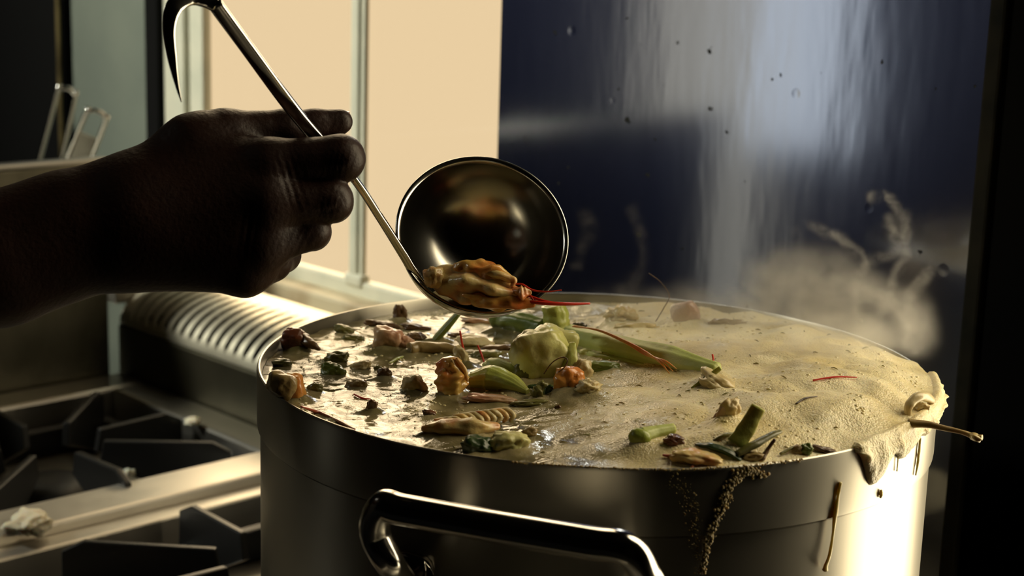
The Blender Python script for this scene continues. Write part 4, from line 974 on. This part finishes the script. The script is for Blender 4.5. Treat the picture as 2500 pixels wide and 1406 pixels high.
# ================================================================== STEAM
def steam(name, label, chains, width, vox, dens, nsc, warp, wsc, seed, thr=(0.42, 0.62), zfade=None, pad=0.02, aniso=0.2):
    V = []; E_ = []
    for ch in chains:
        P = catmull(ch, 14*(len(ch)-1)) if len(ch) > 1 else ch
        b = len(V); V += P; E_ += [(b+i, b+i+1) for i in range(len(P)-1)]
    lo = Vector([min(v[i] for v in V) for i in range(3)])-Vector((1, 1, 1))*(width+pad); hi = Vector([max(v[i] for v in V) for i in range(3)])+Vector((1, 1, 1))*(width+pad)
    lo.z = max(lo.z, ZR-0.001)
    me = bpy.data.meshes.new(name); me.from_pydata([tuple(v) for v in V], E_, [])
    o = bpy.data.objects.new(name, me); COL.objects.link(o); tag(o, label, 'steam', kind='stuff')
    m = bpy.data.materials.new(name+'_vapour'); m.use_nodes = True; nt = m.node_tree; nt.nodes.clear()
    out = nt.nodes.new('ShaderNodeOutputMaterial'); pv = nt.nodes.new('ShaderNodeVolumePrincipled')
    pv.inputs['Color'].default_value = (.97, .95, .90, 1); pv.inputs['Density'].default_value = dens; pv.inputs['Anisotropy'].default_value = aniso
    nt.links.new(pv.outputs[0], out.inputs['Volume'])
    g = bpy.data.node_groups.new(name, 'GeometryNodeTree')
    g.interface.new_socket('Geometry', in_out='INPUT', socket_type='NodeSocketGeometry'); g.interface.new_socket('Geometry', in_out='OUTPUT', socket_type='NodeSocketGeometry')
    N = g.nodes.new; L = g.links.new
    gi = N('NodeGroupInput'); go = N('NodeGroupOutput'); pos = N('GeometryNodeInputPosition')
    nz = N('ShaderNodeTexNoise'); nz.inputs['Scale'].default_value = wsc; nz.inputs['Detail'].default_value = 3; nz.noise_dimensions = '3D'
    off = N('ShaderNodeVectorMath'); off.operation = 'ADD'; off.inputs[1].default_value = (seed*1.7, seed, 0); L(pos.outputs[0], off.inputs[0]); L(off.outputs[0], nz.inputs['Vector'])
    sb = N('ShaderNodeVectorMath'); sb.operation = 'SUBTRACT'; sb.inputs[1].default_value = (.5, .5, .5); L(nz.outputs['Color'], sb.inputs[0])
    sc = N('ShaderNodeVectorMath'); sc.operation = 'SCALE'; sc.inputs['Scale'].default_value = warp; L(sb.outputs[0], sc.inputs[0])
    ad = N('ShaderNodeVectorMath'); ad.operation = 'ADD'; L(pos.outputs[0], ad.inputs[0]); L(sc.outputs[0], ad.inputs[1])
    px_ = N('GeometryNodeProximity'); px_.target_element = 'EDGES'; L(gi.outputs[0], px_.inputs[0])
    for s in px_.inputs:
        if s.name == 'Sample Position' or s.name == 'Source Position': L(ad.outputs[0], s)
    mr = N('ShaderNodeMapRange'); mr.interpolation_type = 'SMOOTHERSTEP'; L(px_.outputs['Distance'], mr.inputs['Value']); mr.inputs['From Min'].default_value = 0; mr.inputs['From Max'].default_value = width; mr.inputs['To Min'].default_value = 1; mr.inputs['To Max'].default_value = 0
    n2 = N('ShaderNodeTexNoise'); n2.inputs['Scale'].default_value = nsc; n2.inputs['Detail'].default_value = 6; n2.inputs['Roughness'].default_value = .6; n2.inputs['Distortion'].default_value = .8; L(ad.outputs[0], n2.inputs['Vector'])
    m2 = N('ShaderNodeMapRange'); L(n2.outputs['Fac'], m2.inputs['Value']); m2.inputs['From Min'].default_value = thr[0]; m2.inputs['From Max'].default_value = thr[1]; m2.inputs['To Min'].default_value = 0.04
    mu = N('ShaderNodeMath'); mu.operation = 'MULTIPLY'; L(mr.outputs[0], mu.inputs[0]); L(m2.outputs[0], mu.inputs[1])
    vc = N('GeometryNodeVolumeCube'); L(mu.outputs[0], vc.inputs['Density']); vc.inputs['Min'].default_value = lo; vc.inputs['Max'].default_value = hi
    for i, a in enumerate('XYZ'): vc.inputs['Resolution '+a].default_value = max(8, int((hi[i]-lo[i])/vox))
    sm_ = N('GeometryNodeSetMaterial'); sm_.inputs['Material'].default_value = m; L(vc.outputs[0], sm_.inputs[0]); L(sm_.outputs[0], go.inputs[0])
    md = o.modifiers.new('vapour', 'NODES'); md.node_group = g
    return o
def SP_(l, D0=None): return [at_d(x, y, D) for x, y, D in l]
# billowing cloud over the back right of the pot
steam('steam', 'thick bank of white steam rising off the back right of the pot', [
    SP_([(1500, 800, .93), (1650, 790, .93), (1820, 790, .93), (2000, 800, .93), (2150, 850, .92)]),
    SP_([(1850, 745, .92), (1910, 700, .92), (2010, 700, .92), (2080, 740, .92)]),
    SP_([(2080, 800, .90), (2140, 770, .90), (2200, 800, .90)]),
    SP_([(1700, 870, .86), (1900, 870, .85), (2080, 880, .85)])], .030, .0024, 42, 34, .026, 22, 3, thr=(.36, .66))
steam('steam', 'thin curling wisps of steam rising at the right against the dark panel', [
    SP_([(2235, 880, .90), (2215, 790, .90), (2160, 730, .90), (2095, 690, .90), (2120, 640, .90), (2185, 615, .90), (2212, 560, .90), (2195, 510, .90), (2160, 480, .90), (2128, 482, .90)]),
    SP_([(2100, 760, .91), (2085, 700, .91), (2100, 640, .91), (2060, 590, .91), (1985, 550, .91)]),
    SP_([(2210, 840, .91), (2225, 740, .91), (2245, 690, .91), (2275, 650, .91)]),
    SP_([(2150, 760, .9), (2180, 680, .9), (2205, 620, .9), (2170, 540, .9)])], .0058, .0010, 48, 95, .013, 48, 5, thr=(.40, .66), pad=.008)
steam('steam', 'faint wisps of steam rising left of the pale streak on the panel', [
    SP_([(1470, 740, .93), (1540, 690, .93), (1575, 620, .93), (1560, 550, .93), (1545, 515, .93)]),
    SP_([(1405, 640, .93), (1440, 570, .93), (1425, 520, .93)]),
    SP_([(1950, 700, .93), (1955, 620, .93), (1945, 560, .93)])], .0075, .0014, 9, 80, .012, 45, 8, thr=(.42, .7), pad=.008)


# ================================================================== LIGHT
w = bpy.data.worlds.new('World'); SC.world = w; w.use_nodes = True
BE = (0.838, 0.631, 0.371)
w.node_tree.nodes['Background'].inputs[0].default_value = (*BE, 1); w.node_tree.nodes['Background'].inputs[1].default_value = 1.0
def light(name, typ, loc_, look=None, **kw):
    d = bpy.data.lights.new(name, typ)
    for k, v in kw.items(): setattr(d, k, v)
    o = bpy.data.objects.new(name, d); COL.objects.link(o); o.location = loc_
    if look is not None: o.rotation_euler = (Vector(look)-Vector(loc_)).to_track_quat('-Z', 'Y').to_euler()
    return o
# hazy low sun behind the kitchen window
az = math.radians(-7); el = math.radians(17)
sd = G2W(math.sin(az)*math.cos(el), math.cos(az)*math.cos(el), math.sin(el))
light('hazy_sun', 'SUN', sd*5, (0, 0, 0), energy=3.1, angle=math.radians(50), color=(1.0, 0.77, 0.47))
pl = light('window_portal', 'AREA', ((W1[0]+W1[1])/2, VW+0.14, (WZ0+WZ1)/2), ((W1[0]+W1[1])/2, 0, (WZ0+WZ1)/2), shape='RECTANGLE', size=W1[1]-W1[0], size_y=WZ1-WZ0)
pl.data.cycles.is_portal = True
light('right_window_light', 'AREA', (-0.22, VW+0.015, 1.27), (-0.36, 0.0, 1.17), shape='RECTANGLE', size=0.34, size_y=1.45, energy=8.6, color=(1.0, 0.85, 0.57))
light('far_left_window_light', 'AREA', (-2.95, -2.27, 1.20), (-0.66, 0.88, 1.2), shape='RECTANGLE', size=0.27, size_y=0.9, energy=2.3, color=(0.84, 0.92, 1.0))
light('far_door_light', 'AREA', (-2.95, -1.79, 1.10), (-0.70, 0.88, 1.1), shape='RECTANGLE', size=0.33, size_y=1.7, energy=2.7, color=(1.0, 0.94, 0.76))
light('window_wall_fill', 'AREA', (-2.2, -0.8, 2.35), (-1.32, 0.95, 1.2), shape='RECTANGLE', size=0.3, size_y=0.3, energy=3.8, color=(1.0, 0.98, 0.82), spread=math.radians(44))  # unseen fill lamp, added to brighten the window frame and wall beside it
vs = SC.view_settings; vs.view_transform = 'Standard'; vs.look = 'None'; vs.exposure = 0; vs.gamma = 1; vs.use_curve_mapping = False
SC.cycles.use_denoising = True
SC.cycles.max_bounces = 8; SC.cycles.volume_bounces = 1; SC.cycles.transparent_max_bounces = 16
SC.cycles.use_adaptive_sampling = True; SC.cycles.adaptive_threshold = 0.04; SC.cycles.volume_step_rate = 2.0
SC.cycles.caustics_reflective = False; SC.cycles.caustics_refractive = False
